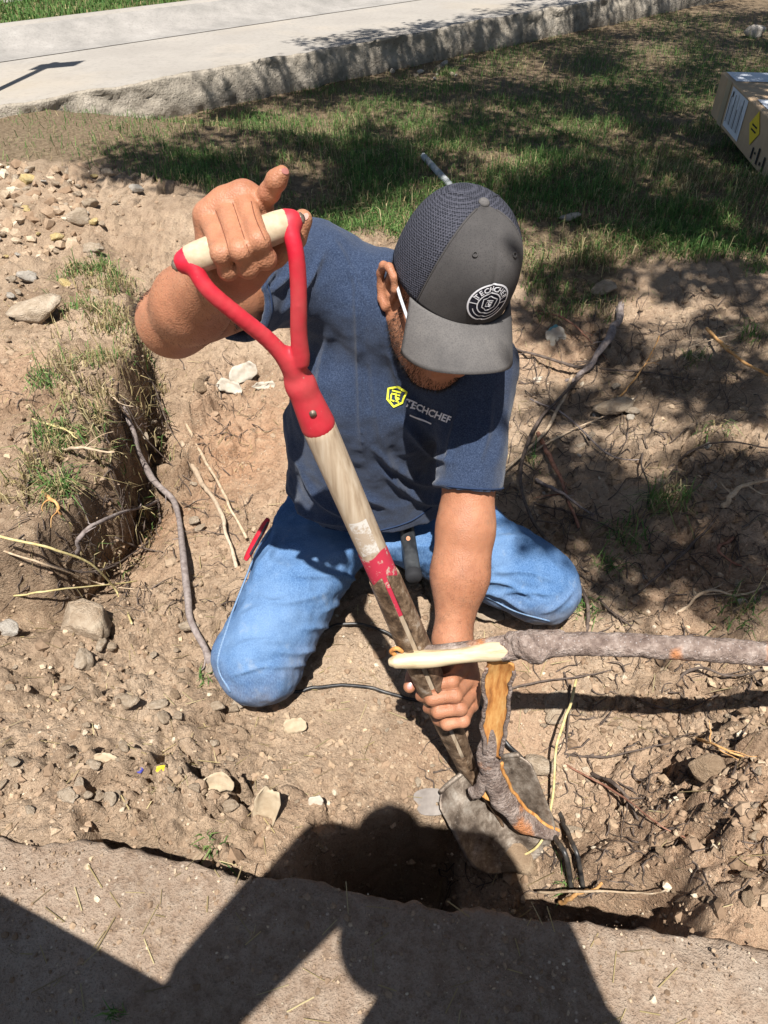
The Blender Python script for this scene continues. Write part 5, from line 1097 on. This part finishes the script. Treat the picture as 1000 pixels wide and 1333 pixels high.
V, F = f.mesh(); V = smooth(V, F, 1); N_ = vnormals(V, F); V = V+N_*(.0018*fbm3(V*110, 2, 4))[:, None]; part('bark_collar', V, F, BRB, branch, BRBASE)
def ribbon(P, w, mat_o, mat_i, name, cup=.3, tw=0.0, wn=None):
    """cupped strip of bark: outer skin and inner face; wn = direction the inner face looks"""
    C = catmull(P, 10); n = len(C); T = np.gradient(C, axis=0); T /= np.linalg.norm(T, axis=1)[:, None]; w = np.interp(np.linspace(0, 1, n), np.linspace(0, 1, len(w)), w); nr = []
    for i in range(n):
        toc = np.array([0, 0, CAMZ])-C[i]; toc = toc-T[i]*(toc@T[i]); toc /= np.linalg.norm(toc); S_ = np.cross(T[i], toc); a = tw*i/n; nr.append((S_*math.cos(a)+toc*math.sin(a), toc*math.cos(a)-S_*math.sin(a)))
    k = 9; q = np.linspace(-1, 1, k); jag = .30*fbm(np.arange(n)[:, None]*.21+np.sign(q)[None]*40, np.zeros((n, k)), 3, 9)
    V = np.array([[C[i]+nr[i][0]*w[i]*q[j]*(1+jag[i, j])+nr[i][1]*cup*w[i]*q[j]**2 for j in range(k)] for i in range(n)]).reshape(-1, 3)
    return V, grid_faces(n, k)
V, F = ribbon([px(652, 858, 1.155), px(650, 880, 1.19), px(646, 915, 1.23), px(642, 950, 1.27), px(641, 985, 1.31)], [.020, .022, .021, .017, .013], None, None, 'x', cup=.35)
o = part('inner_bark_strip', V, F, INB, branch, BRBASE); thick(o, .003, 0)
for sg in (-1, 1):
    P = V.reshape(-1, 9, 3)[4:-2, 0 if sg < 0 else 8]; v_, f_ = tube(P+np.array([0, -.001, .001]), np.linspace(.0032, .0042, len(P)), 7); part('bark_edge', v_, f_, BRB, branch, BRBASE)
V, F = ribbon([px(640, 950, 1.268), px(638, 985, 1.30), px(645, 1020, 1.335), px(662, 1050, 1.37), px(690, 1075, 1.40), px(728, 1088, 1.43)], [.013, .021, .022, .021, .021, .010], None, None, 'x', cup=-.45)
o = part('bark_strip', V, F, BRB, branch, BRBASE); thick(o, .005, -1)
P = V.reshape(-1, 9, 3)[14:, 8]; Q = V.reshape(-1, 9, 3)[14:, 0]
for PP in (Q,): v_, f_ = tube(PP+np.array([0, -.002, .0]), .0034, 7); part('torn_bark_edge', v_, f_, INB, branch, BRBASE)
V, F = ribbon([px(637, 985, 1.30), px(632, 1010, 1.33), px(622, 1028, 1.36), px(610, 1034, 1.385)], [.010, .011, .013, .010], None, None, 'x', cup=-.4); o = part('bark_strip', V, F, BRB, branch, BRBASE); thick(o, .004, -1)
V, F = ribbon([px(630, 1012, 1.36), px(636, 1026, 1.375), px(648, 1040, 1.39)], [.008, .017, .012], None, None, 'x', cup=.2); o = part('inner_bark_strip', V, F, INB, branch, BRBASE); thick(o, .003, 0)

# ================================================================== THINGS ON THE MAN'S BELT
m = Mat('black_metal', .35, .5); m.b.inputs['Metallic'].default_value = .5; BLKM = m.fin(m.ramp(m.noise(30, 4), [(.4, (.035, .037, .04)), (.7, (.10, .105, .11))]))
m = Mat('brass', .35, .5); m.b.inputs['Metallic'].default_value = .8; BRASS = m.fin((.45, .36, .18))
F0 = onto(TJ, 527, 694, .022); F1 = onto(TJ, 539, 752, .028)
if F0 is None: F0 = px(527, 694, 1.43)
if F1 is None: F1 = px(539, 752, 1.46)
ax = (F1-F0)/np.linalg.norm(F1-F0); fl = empty('flashlight', F1); tag(fl, 'small black cylindrical flashlight hanging from the belt on a clip', 'flashlight')
V, F = tube(np.array([F0, F0+ax*.004, F0+ax*.01, F1-ax*.012, F1-ax*.004, F1]), [.0125, .0152, .0158, .0158, .0152, .013], 22); part('barrel', V, F, BLKM, fl, F1)
V, F = tube(np.array([F1-ax*.014, F1-ax*.012, F1-ax*.002, F1]), [.0166, .017, .017, .0166], 22); part('end_cap', V, F, INK, fl, F1)
V, F = tube(catmull([F0-ax*.002, F0-ax*.01+np.array([.004, 0, .003]), F0-ax*.018+np.array([0, .004, .006])], 5), .003, 8); part('clip', V, F, BRASS, fl, F1)
bq = -raydir(536, 735); bq -= ax*(bq@ax); bq /= np.linalg.norm(bq); bsd = np.cross(ax, bq); cc = F0+ax*.055+bq*.0162
V = np.array([cc]+[cc+.0055*(math.cos(a)*ax*1.2+math.sin(a)*bsd*.8) for a in np.linspace(0, 2*math.pi, 15)[:-1]]); part('logo', V, np.array([[0, 1+i, 1+(i+1) % 14] for i in range(14)]), bark('copper_print', (.35, .16, .09), (.45, .22, .13), (.5, .28, .18)), fl, F1)
K0 = onto(TJ, 349, 676, .012); K1 = onto(TJ, 322, 726, .012)
K0 = px(349, 676, 1.50) if K0 is None else K0; K1 = px(320, 728, 1.52) if K1 is None else K1
kn = empty('pocket_knife', K1); tag(kn, 'red folding pocket knife clipped at the hip of the jeans', 'knife')
V, F = tube(np.linspace(K0, K1, 8), [.006, .0085, .009, .009, .009, .0085, .008, .006], 12, flat=.6); part('handle', V, F, REDP, kn, K1)
e_ = (K1-K0); V, F = tube(np.array([K0+e_*.05, K0+e_*.5, K0+e_*.85])+np.array([.004, -.009, .006]), .0022, 8); part('clip', V, F, BLKM, kn, K1)

# ================================================================== CARDBOARD BOX on the lawn
m = Mat('cardboard', .9, .15); n_ = m.noise(7, 4, .6); c = m.ramp(n_, [(.3, (.40, .28, .175)), (.6, (.48, .345, .22)), (.8, (.52, .38, .25))]); CARD = m.fin(c, m.bump(m.noise(60, 3), .2, .002))
m = Mat('white_label', .7, .2); WLAB = m.fin((.62, .64, .68))
m = Mat('parcel_tape', .3, .5); TAPE = m.fin((.40, .32, .22))
m = Mat('warning_yellow', .6, .3); WYEL = m.fin((.75, .55, .03))
A0 = np.array([1.86, 4.65]); A1 = np.array([1.73, 3.45]); bl_ = np.linalg.norm(A1-A0); bu = (A1-A0)/bl_; bv = np.array([-bu[1], bu[0]]); bv = bv if bv[0] > 0 else -bv
BX0 = np.array([*((A0+A1)/2+bv*.22), .0]); box = empty('cardboard_box', BX0); tag(box, 'long brown cardboard box with white labels lying on the lawn', 'box')
def bxp(a, b, z): return np.array([*(A0+bu*a+bv*b), z+.012])
HB = .215
def panel(q, n=2): return np.array([bxp(*p) for p in q]), np.array([[0, 1, 2, 3]])
V = np.array([bxp(a, b, z) for a in (0, bl_) for b in (0, .44) for z in (0, HB)]); o = part('carton', V, boxm((0, 0, 0), (1, 1, 1))[1], CARD, box, BX0, smooth=False)
md = o.modifiers.new('bevel', 'BEVEL'); md.width = .006; md.segments = 2
def decal(name, a0, a1, z0, z1, mat, off=.003, par=None): V, F = panel([(a0, -off, z0), (a1, -off, z0), (a1, -off, z1), (a0, -off, z1)]); return part(name, V, F, mat, par or box, BX0, smooth=False)
def decal_top(name, a0, a1, b0, b1, mat, off=.003): V, F = panel([(a0, b0, HB+off), (a1, b0, HB+off), (a1, b1, HB+off), (a0, b1, HB+off)]); return part(name, V, F, mat, box, BX0, smooth=False)
decal('tape', .17, .25, .0, HB, TAPE); dlb = decal('shipping_label', .29, .60, .02, HB-.01, WLAB)
for k in range(11):
    a = .31+.025*k; l = [.12, .15, .09, .14][k % 4]; decal('label_line', a, a+[.008, .004, .012][k % 3], .045, .045+l, INK if k % 3 == 0 else GREYP, .0045, dlb)
decal('barcode', .325, .345, .165, .19, INK, .005, dlb)
decal_top('label_sheet', .02, .24, .02, .36, WLAB); decal_top('label_sheet', .62, .80, .03, .20, WLAB)
V = np.array([bxp(.80+.09*c_, -.004, .135+.075*s__) for c_, s__ in ((-1, 0), (0, -1), (1, 0), (0, 1))]); wst = part('warning_sticker', V, np.array([[0, 1, 2, 3]]), WYEL, box, BX0, smooth=False)
for z in (.12, .14): decal('sticker_line', .76, .84, z, z+.008, INK, .0055, wst)
for a, z0, z1 in ((.86, .02, .07), (.9, .05, .06), (.95, .02, .09), (1.0, .03, .045), (1.05, .02, .08)): decal('printed_mark', a, a+.02, z0, z1, INK, .0045)

# ================================================================== SMALL THINGS
p0 = pz(551, 203, .055); p1 = pz(668, 330, .04); V, F = tube(np.linspace(p0, p1, 10), .0145, 14); m = Mat('weathered_handle', .7, .25); n_ = m.noise(30, 4); WH = m.fin(m.ramp(n_, [(.3, (.20, .21, .21)), (.7, (.38, .39, .38))]))
tag(whole('tool_handle', V, F, WH), 'grey round tool handle lying on the lawn behind the cap', 'handle')
p = pg(718, 431); m = Mat('teal_plastic', .4, .4); TEAL = m.fin((.10, .23, .23)); ax = camv((.75, .62, .25)); C = np.array([p+camv((0, 0, .012))+ax*t for t in (-.02, -.006, -.004, .004, .006, .02)]); V, F = tube(C, [.012, .0125, .0145, .0145, .0125, .011], 12, flat=.75); tag(whole('plastic_cap', V, F, TEAL), 'small teal plastic fitting on the slope beside the cap brim', 'fitting')
def flake(u, v, w, h, mat, label, ang=0, curl=.4, tilt=.5, cat='flake', name='flake', thickn=.002, seed=0, lift=0):
    p = pg(u, v); d = proj(p)[2]; w = w*d/FPX; h = h*d/FPX; X, Y_ = np.meshgrid(np.linspace(-1, 1, 9), np.linspace(-1, 1, 7)); a = math.radians(ang)
    rad = 1-.12*fbm(X*2+seed, Y_*2, 2, seed+5)*1.6; x = X*w/2*rad*(1-.35*np.abs(Y_)**2); y = Y_*h/2*rad; z = curl*w*.5*(X**2)*.7+.08*w*fbm(X*2, Y_*2+seed, 2, seed)
    up = camv((0, 1, .0))*math.cos(tilt)+np.array([0, 0, 1.0])*math.sin(tilt); up /= np.linalg.norm(up); ri = np.array([1.0, 0, 0])*math.cos(a)+up*math.sin(a); uu = up*math.cos(a)-np.array([1.0, 0, 0])*math.sin(a); nn = np.cross(ri, uu)
    V = (p+np.array([0, 0, h*.35+lift])+np.multiply.outer(x, ri)+np.multiply.outer(y, uu)+np.multiply.outer(z, nn)).reshape(-1, 3); o = whole(name, V, grid_faces(7, 9), mat); thick(o, thickn, 0); return tag(o, label, cat)
m = Mat('pale_flake', .85, .2); n_ = m.noise(50, 4); PALEF = m.fin(m.ramp(n_, [(.3, (.30, .225, .145)), (.7, (.44, .36, .25))]), m.bump(n_, .4, .002))
m = Mat('white_scrap', .8, .2); n_ = m.noise(40, 4); WSCR = m.fin(m.ramp(n_, [(.3, (.30, .25, .19)), (.7, (.46, .42, .35))]))
flake(350, 1056, 34, 56, PALEF, 'curled pale bark flake standing in the dirt near the pit', -12, .7, .9, seed=2); flake(285, 1022, 46, 26, PALEF, 'torn grey brown flake lying on the dirt crumbs', 8, .5, .5, seed=3); flake(412, 1045, 20, 14, WSCR, 'small cream chip on the dirt beside the bark flake', 10, .2, .3, seed=4)
flake(318, 492, 40, 22, WSCR, 'white torn scrap on the trench floor beside the shirt', 20, .4, .5, cat='scrap', name='scrap', seed=5); flake(300, 508, 34, 16, WSCR, 'ragged white scrap under the larger torn scrap', -15, .4, .4, cat='scrap', name='scrap', seed=6); flake(345, 505, 30, 10, WSCR, 'narrow white strip leaning against the shirt hem', 5, .3, .4, cat='scrap', name='scrap', seed=7)
flake(722, 445, 24, 22, WSCR, 'crumpled white scrap below the teal fitting', 25, .5, .6, cat='scrap', name='scrap', seed=8); flake(700, 497, 16, 8, WSCR, 'tiny white chip on the shaded slope', 10, .2, .4, cat='scrap', name='scrap', seed=9); flake(820, 545, 10, 8, WSCR, 'white fleck against the brown slope rock', 0, .2, .4, cat='scrap', name='scrap', seed=10)
flake(140, 990, 34, 14, PALEF, 'flat yellowish flake on the smooth dirt', -8, .2, .3, seed=11); flake(385, 948, 30, 20, PALEF, 'flat pale flake in front of the near knee', 10, .15, .3, seed=12)
m = Mat('yellow_plastic', .5, .4); YPL = m.fin((.62, .42, .03)); m = Mat('blue_plastic', .5, .4); BPL = m.fin((.05, .05, .25))
flake(212, 1002, 16, 9, YPL, 'bright yellow plastic scrap in the dirt crumbs', 10, .5, .4, cat='scrap', name='scrap', seed=13); flake(183, 1003, 10, 8, BPL, 'dark blue plastic scrap beside the yellow one', 40, .5, .4, cat='scrap', name='scrap', seed=14)
# grey plate with a hole
p = pg(561, 1050); ct = p+np.array([0, 0, .02]); m = Mat('grey_plate', .7, .3); n_ = m.noise(40, 4); GPL = m.fin(m.ramp(n_, [(.3, (.13, .11, .095)), (.7, (.24, .21, .185))]), m.bump(n_, .4, .002))
a = np.linspace(0, 2*math.pi, 25)[:-1]; nn = camv((.05, .35, .9)); r1 = np.array([1.0, 0, 0]); r1 -= nn*(r1@nn); r1 /= np.linalg.norm(r1); r2 = np.cross(nn, r1)
sq = lambda c_: np.sign(c_)*np.abs(c_)**.75
V = np.vstack([[ct+r1*(.034*sq(math.cos(t))*(1+.1*math.sin(3*t)))+r2*(.026*sq(math.sin(t))) for t in a], [ct+r1*(.012+.0035*math.cos(t))+r2*(-.004+.0035*math.sin(t)) for t in a]]); i = np.arange(24); j = (i+1) % 24
o = whole('plate', V, np.stack([i, j, j+24, i+24], 1), GPL, smooth=False); thick(o, .004, 0); tag(o, 'grey plate with a small round hole lying at the pit edge', 'plate')

# ================================================================== STREET SIGN outside the frame whose shadow lies on the road
m = Mat('galvanised', .4, .5); m.b.inputs['Metallic'].default_value = .7; GALV = m.fin((.45, .46, .47)); m = Mat('sign_face', .5, .4); SGN = m.fin((.65, .66, .66))
PS = pz(66, 79, RZ); hs = 2.35; pc = PS+TOSUN/TOSUN[2]*hs; SB = np.array([pc[0], pc[1], -.12]); sg = empty('street_sign', SB); tag(sg, 'rectangular plate on a galvanised post at the road edge', 'sign')
V, F = tube(np.array([[pc[0], pc[1], z] for z in (-.12, .6, 1.5, pc[2]+.1)]), .028, 12); part('post', V, F, GALV, sg, SB)
yaw = math.radians(24); R_ = np.array([[math.cos(yaw), -math.sin(yaw), 0], [math.sin(yaw), math.cos(yaw), 0], [0, 0, 1]]); V, F = boxm(pc+np.array([.05, -.032, -.02]), (.30, .004, .42), R_); part('plate', V, F, SGN, sg, SB, smooth=False)

# ================================================================== OAK TREE overhead (outside the frame) that shades the lawn
m = Mat('oak_leaf', .6, .3); LEAFM = m.fin(m.attr()); tr = m.n.new('ShaderNodeBsdfTranslucent'); m.l.new(m.attr(), tr.inputs[0]); mx = m.n.new('ShaderNodeMixShader'); mx.inputs[0].default_value = .25
m.l.new(m.b.outputs[0], mx.inputs[1]); m.l.new(tr.outputs[0], mx.inputs[2]); m.l.new(mx.outputs[0], m.n['Material Output'].inputs[0])
OAKB = bark('oak_bark', (.07, .055, .045), (.13, .105, .085), (.21, .175, .145), 18)
SHADE = np.array([(420,90),(500,62),(640,40),(800,2),(1180,-60),(1180,330),(1010,330),(930,318),(850,318),(700,300),(640,262),(560,232),(490,268),(390,282),(300,258),(150,246),(130,215),(230,196),(330,168),(430,158),(380,120)], float)
LIT = [(430,133,52,17),(405,222,34,12),(650,117,16,9),(575,196,34,15),(690,232,46,14),(845,258,46,11),(775,303,70,15),(930,303,50,14),(870,165,16,9),(640,205,26,8),(530,150,30,8),(720,140,24,7),(820,215,24,8),(910,110,22,8),(600,75,20,6),(760,90,18,6),(940,190,24,9),(560,265,26,10),(690,180,18,6),(850,60,22,6),(350,232,30,7),(560,122,30,12),(500,265,34,22),(455,190,40,12),(330,200,40,10),(740,180,20,10),(985,60,16,12),(620,160,22,9),(250,215,34,8),(960,230,16,12),(790,130,14,8),(700,65,30,8),(480,110,24,9)]
rt = np.random.default_rng(21); cl = []
def add_cluster(u, v, R0, nl): 
    S_ = pz(u, v, 0.0); h = rt.uniform(2.9, 4.5); cl.append((S_+TOSUN/TOSUN[2]*h, R0, nl))
tries = 0
while len(cl) < 860 and tries < 14000:
    tries += 1; t = rt.random(); vv = -60+400*t; vv = -60+400*(rt.random()**1.25); uu = rt.uniform(120, 1180)
    if sdpoly(np.array([uu]), np.array([vv]), SHADE)[0] > -5: continue
    if any(((uu-a)/(rx+10))**2+((vv-b)/(ry+5))**2 < 1 for a, b, rx, ry in LIT): continue
    if fbm(np.array([uu/55.]), np.array([vv/22.]), 3, 77)[0] < -.36: continue
    sc_ = 1.0 if vv > 120 else 1.45; add_cluster(uu, vv, rt.uniform(.10, .18)*sc_, int(58*sc_))
for (u, v, rx, ry, n) in [(760,372,50,16,5),(905,350,80,22,11),(975,395,36,30,7),(870,470,36,14,3),(720,560,26,22,3),(800,610,52,22,5),(690,640,30,22,4),(960,625,40,44,8),(985,735,26,36,5),(840,430,30,12,3),(750,655,40,14,3),(890,700,40,14,2),(720,680,22,10,2)]:
    for _ in range(n): a = rt.uniform(0, 6.28); q = math.sqrt(rt.random()); add_cluster(u+rx*q*math.cos(a), v+ry*q*math.sin(a), rt.uniform(.05, .10), 24)
for _ in range(210):
    u, v = rt.uniform(670, 1010), rt.uniform(335, 740)
    if fbm(np.array([u/60.]), np.array([v/38.]), 3, 88)[0] < -.06 or (u < 720 and v > 420 and v < 540) or (v > 600 and u < 800 and rt.random() < .5): continue
    add_cluster(u, v, rt.uniform(.04, .075), 24)
for k in range(90):
    f_ = rt.random(); add_cluster(225+560*f_+rt.normal(0, 8), 140-126*f_+rt.normal(0, 6), rt.uniform(.06, .12), 34)
for k in range(60):
    f_ = rt.random(); add_cluster(400+380*f_+rt.normal(0, 14), 72-66*f_+rt.normal(0, 6), rt.uniform(.06, .12), 26)
# the crown goes on out of view to the right and above the road
for _ in range(150):
    c_ = np.array([rt.uniform(2.6, 5.2), rt.uniform(-.6, 3.2), rt.uniform(3.0, 5.0)]); cl.append((c_, .25, 70))
for u, v, rx, ry, n in [(450,62,50,6,6),(720,10,70,10,10),(600,40,60,7,6)]:
    for _ in range(n): add_cluster(u+rt.normal(0, rx*.6), v+rt.normal(0, ry*.6), .06, 22)
Vs = []; Cs = []
for c_, R0, nl in cl:
    nl = int(nl*1.7); P = c_+rt.normal(0, 1, (nl, 3))*np.array([R0, R0, R0*1.1])*.75; d = rt.normal(0, 1, (nl, 3)); d /= np.linalg.norm(d, axis=1)[:, None]; e = np.cross(d, rt.normal(0, 1, (nl, 3))); e /= np.linalg.norm(e, axis=1)[:, None]; l = rt.uniform(.025, .042, nl)[:, None]; w = l*.42
    Vs.append(np.stack([P-d*l, P+e*w, P+d*l, P-e*w], 1).reshape(-1, 3)); Cs.append(np.repeat(np.array([.055, .085, .025])*rt.uniform(.7, 1.4, (nl, 1)), 4, 0))
V = np.vstack(Vs); TB0 = np.array([3.0, .7, -.05]); oak = empty('oak_tree', TB0); tag(oak, 'broad oak tree whose leafy crown shades the lawn and slope', 'tree')
tag(part('crown', V, np.arange(len(V)).reshape(-1, 4), LEAFM, oak, TB0, smooth=False, col=np.vstack(Cs)), kind='stuff'); print('leaves', len(V)//4)
C = catmull([(3.0, .7, -.05), (3.02, .72, .5), (2.95, .8, 1.3), (2.8, .95, 2.1), (2.6, 1.1, 2.8)], 6); V, F = tube(C, np.linspace(.19, .11, len(C)), 14); part('trunk', V, F, OAKB, oak, TB0)
cen = np.array([c_ for c_, _, _ in cl]); pick = cen[rt.choice(len(cen), 16, replace=False)]
for q in pick:
    st = np.array([2.75, 1.0, 2.3])+rt.normal(0, .08, 3); mid = (st+q)/2+np.array([0, 0, .35])+rt.normal(0, .15, 3); C = catmull([st, mid, q], 8); V, F = tube(C, np.linspace(.05, .008, len(C)), 8); part('limb', V, F, OAKB, oak, TB0)

# ================================================================== THE PHOTOGRAPHER, squatting behind the camera (casts the shadow on the slab)
def shp(u, v, z): return pz(u, v, 0)+TOSUN/TOSUN[2]*z
PB = np.array([0, -.45, 0.0]); ph = empty('person', PB); tag(ph, 'person in grey shirt bending forward on the slab with a phone', 'person')
hd = pz(508, 1122, -.25)+TOSUN/TOSUN[2]*(1.46+.25); nk = hd+np.array([.01, -.03, -.15]); shl = shp(408, 1122, 1.27); shr = shp(645, 1150, 1.27); hipc = shp(640, 1440, .78)
ell_ = shp(200, 1372, 1.0); elr = shp(735, 1372, 1.0); hl_ = np.array([-.06, -.022, 1.125]); hr_ = np.array([.06, -.022, 1.125])
kl = shp(-120, 1205, .50); kr = np.array([.30, -.25, .42])
f = Field((-.8, -.95, .3), (.7, .15, 1.65), .009)
f.ell(hd, (.078, .098, .118), .02); f.cone(hd+np.array([0, .02, -.06]), hd+np.array([0, .05, -.1]), .05, .035, .03); f.cone(hd+np.array([0, .09, .0]), hd+np.array([0, .112, -.03]), .012, .016, .02); f.cone(nk, hd, .06, .055, .03)
for s_, e_, h_ in ((shl, ell_, hl_), (shr, elr, hr_)):
    f.cone(s_, e_, .058, .05, .03); f.cone(e_, h_, .05, .034, .02); f.ell(h_, (.03, .02, .045), .02)
    sgn = -1 if h_[0] < 0 else 1
    for k in range(4): q = h_+np.array([-sgn*.008, -.012-.003*k, .035-.02*k]); f.chain([h_+np.array([sgn*.012, -.02, .035-.02*k]), q+np.array([0, -.022, 0]), q+np.array([-sgn*.03, -.012, 0])], [.010, .0095, .008], .004)
    f.chain([h_+np.array([0, .0, .03]), h_+np.array([-sgn*.006, -.018, .05]), h_+np.array([-sgn*.03, -.03, .045])], [.013, .012, .010], .006)
f.cone(nk, (shl+shr)/2, .06, .08, .04)
V, F = f.mesh(); part('body', V, F, SKIN, ph, PB)
m = Mat('grey_shirt', .9, .1); GSH = m.fin(m.ramp(m.noise(300, 3), [(.3, (.10, .10, .11)), (.7, (.17, .17, .18))])); m = Mat('dark_trousers', .9, .1); DTR = m.fin((.03, .032, .04))
f = Field((-.55, -.95, .3), (.55, .08, 1.45), .009); f.cone(shl, shr, .055, .065, .02); tm = (shl+shr)/2; f.cone(tm+(hipc-tm)*.12+np.array([.05, 0, 0]), hipc+np.array([.03, 0, 0]), .10, .12, .03); f.cone(tm+(hipc-tm)*.2+np.array([.10, 0, 0]), hipc+np.array([.07, 0, 0]), .11, .12, .03); f.cone(shl, ell_, .062, .058, .015, cut=.75); f.cone(shr, elr, .075, .07, .02, cut=.75); V, F = f.mesh(); part('shirt', V, F, GSH, ph, PB)
f = Field((-.9, -1.0, -.02), (.7, .25, 1.0), .01); f.ell(hipc, (.19, .16, .16), .05); al = np.array([kl[0]+.06, -.42, .1]); ar = np.array([.22, -.46, .1])
f.cone(shp(330, 1500, .72), kl, .095, .08, .02); f.cone(hipc+np.array([.1, 0, 0]), kr, .105, .08, .04); f.cone(kl, al, .075, .05, .03); f.cone(kr, ar, .075, .05, .03); V, F = f.mesh(); part('trousers', V, F, DTR, ph, PB)
for q in (al, ar):
    f = Field(q-np.array([.1, .15, .12]), q+np.array([.1, .3, .1]), .008); f.cone(q+np.array([0, -.03, -.03]), q+np.array([0, .03, -.05]), .05, .045, .02); f.cone(q+np.array([0, .02, -.055]), q+np.array([0, .17, -.06]), .043, .036, .02); V, F = f.mesh(); part('shoe', V, F, BOOT, ph, PB)
R_ = np.stack([CR_, CU_, CB_], 1); V, F = boxm(np.array([0, 0, CAMZ])+CB_*.016+CU_*-.045, (.076, .155, .009), R_); o = whole('phone', V, F, BLKM, smooth=False); md = o.modifiers.new('bevel', 'BEVEL'); md.width = .004; md.segments = 3; tag(o, 'dark phone held by the person bending over the slab', 'phone')
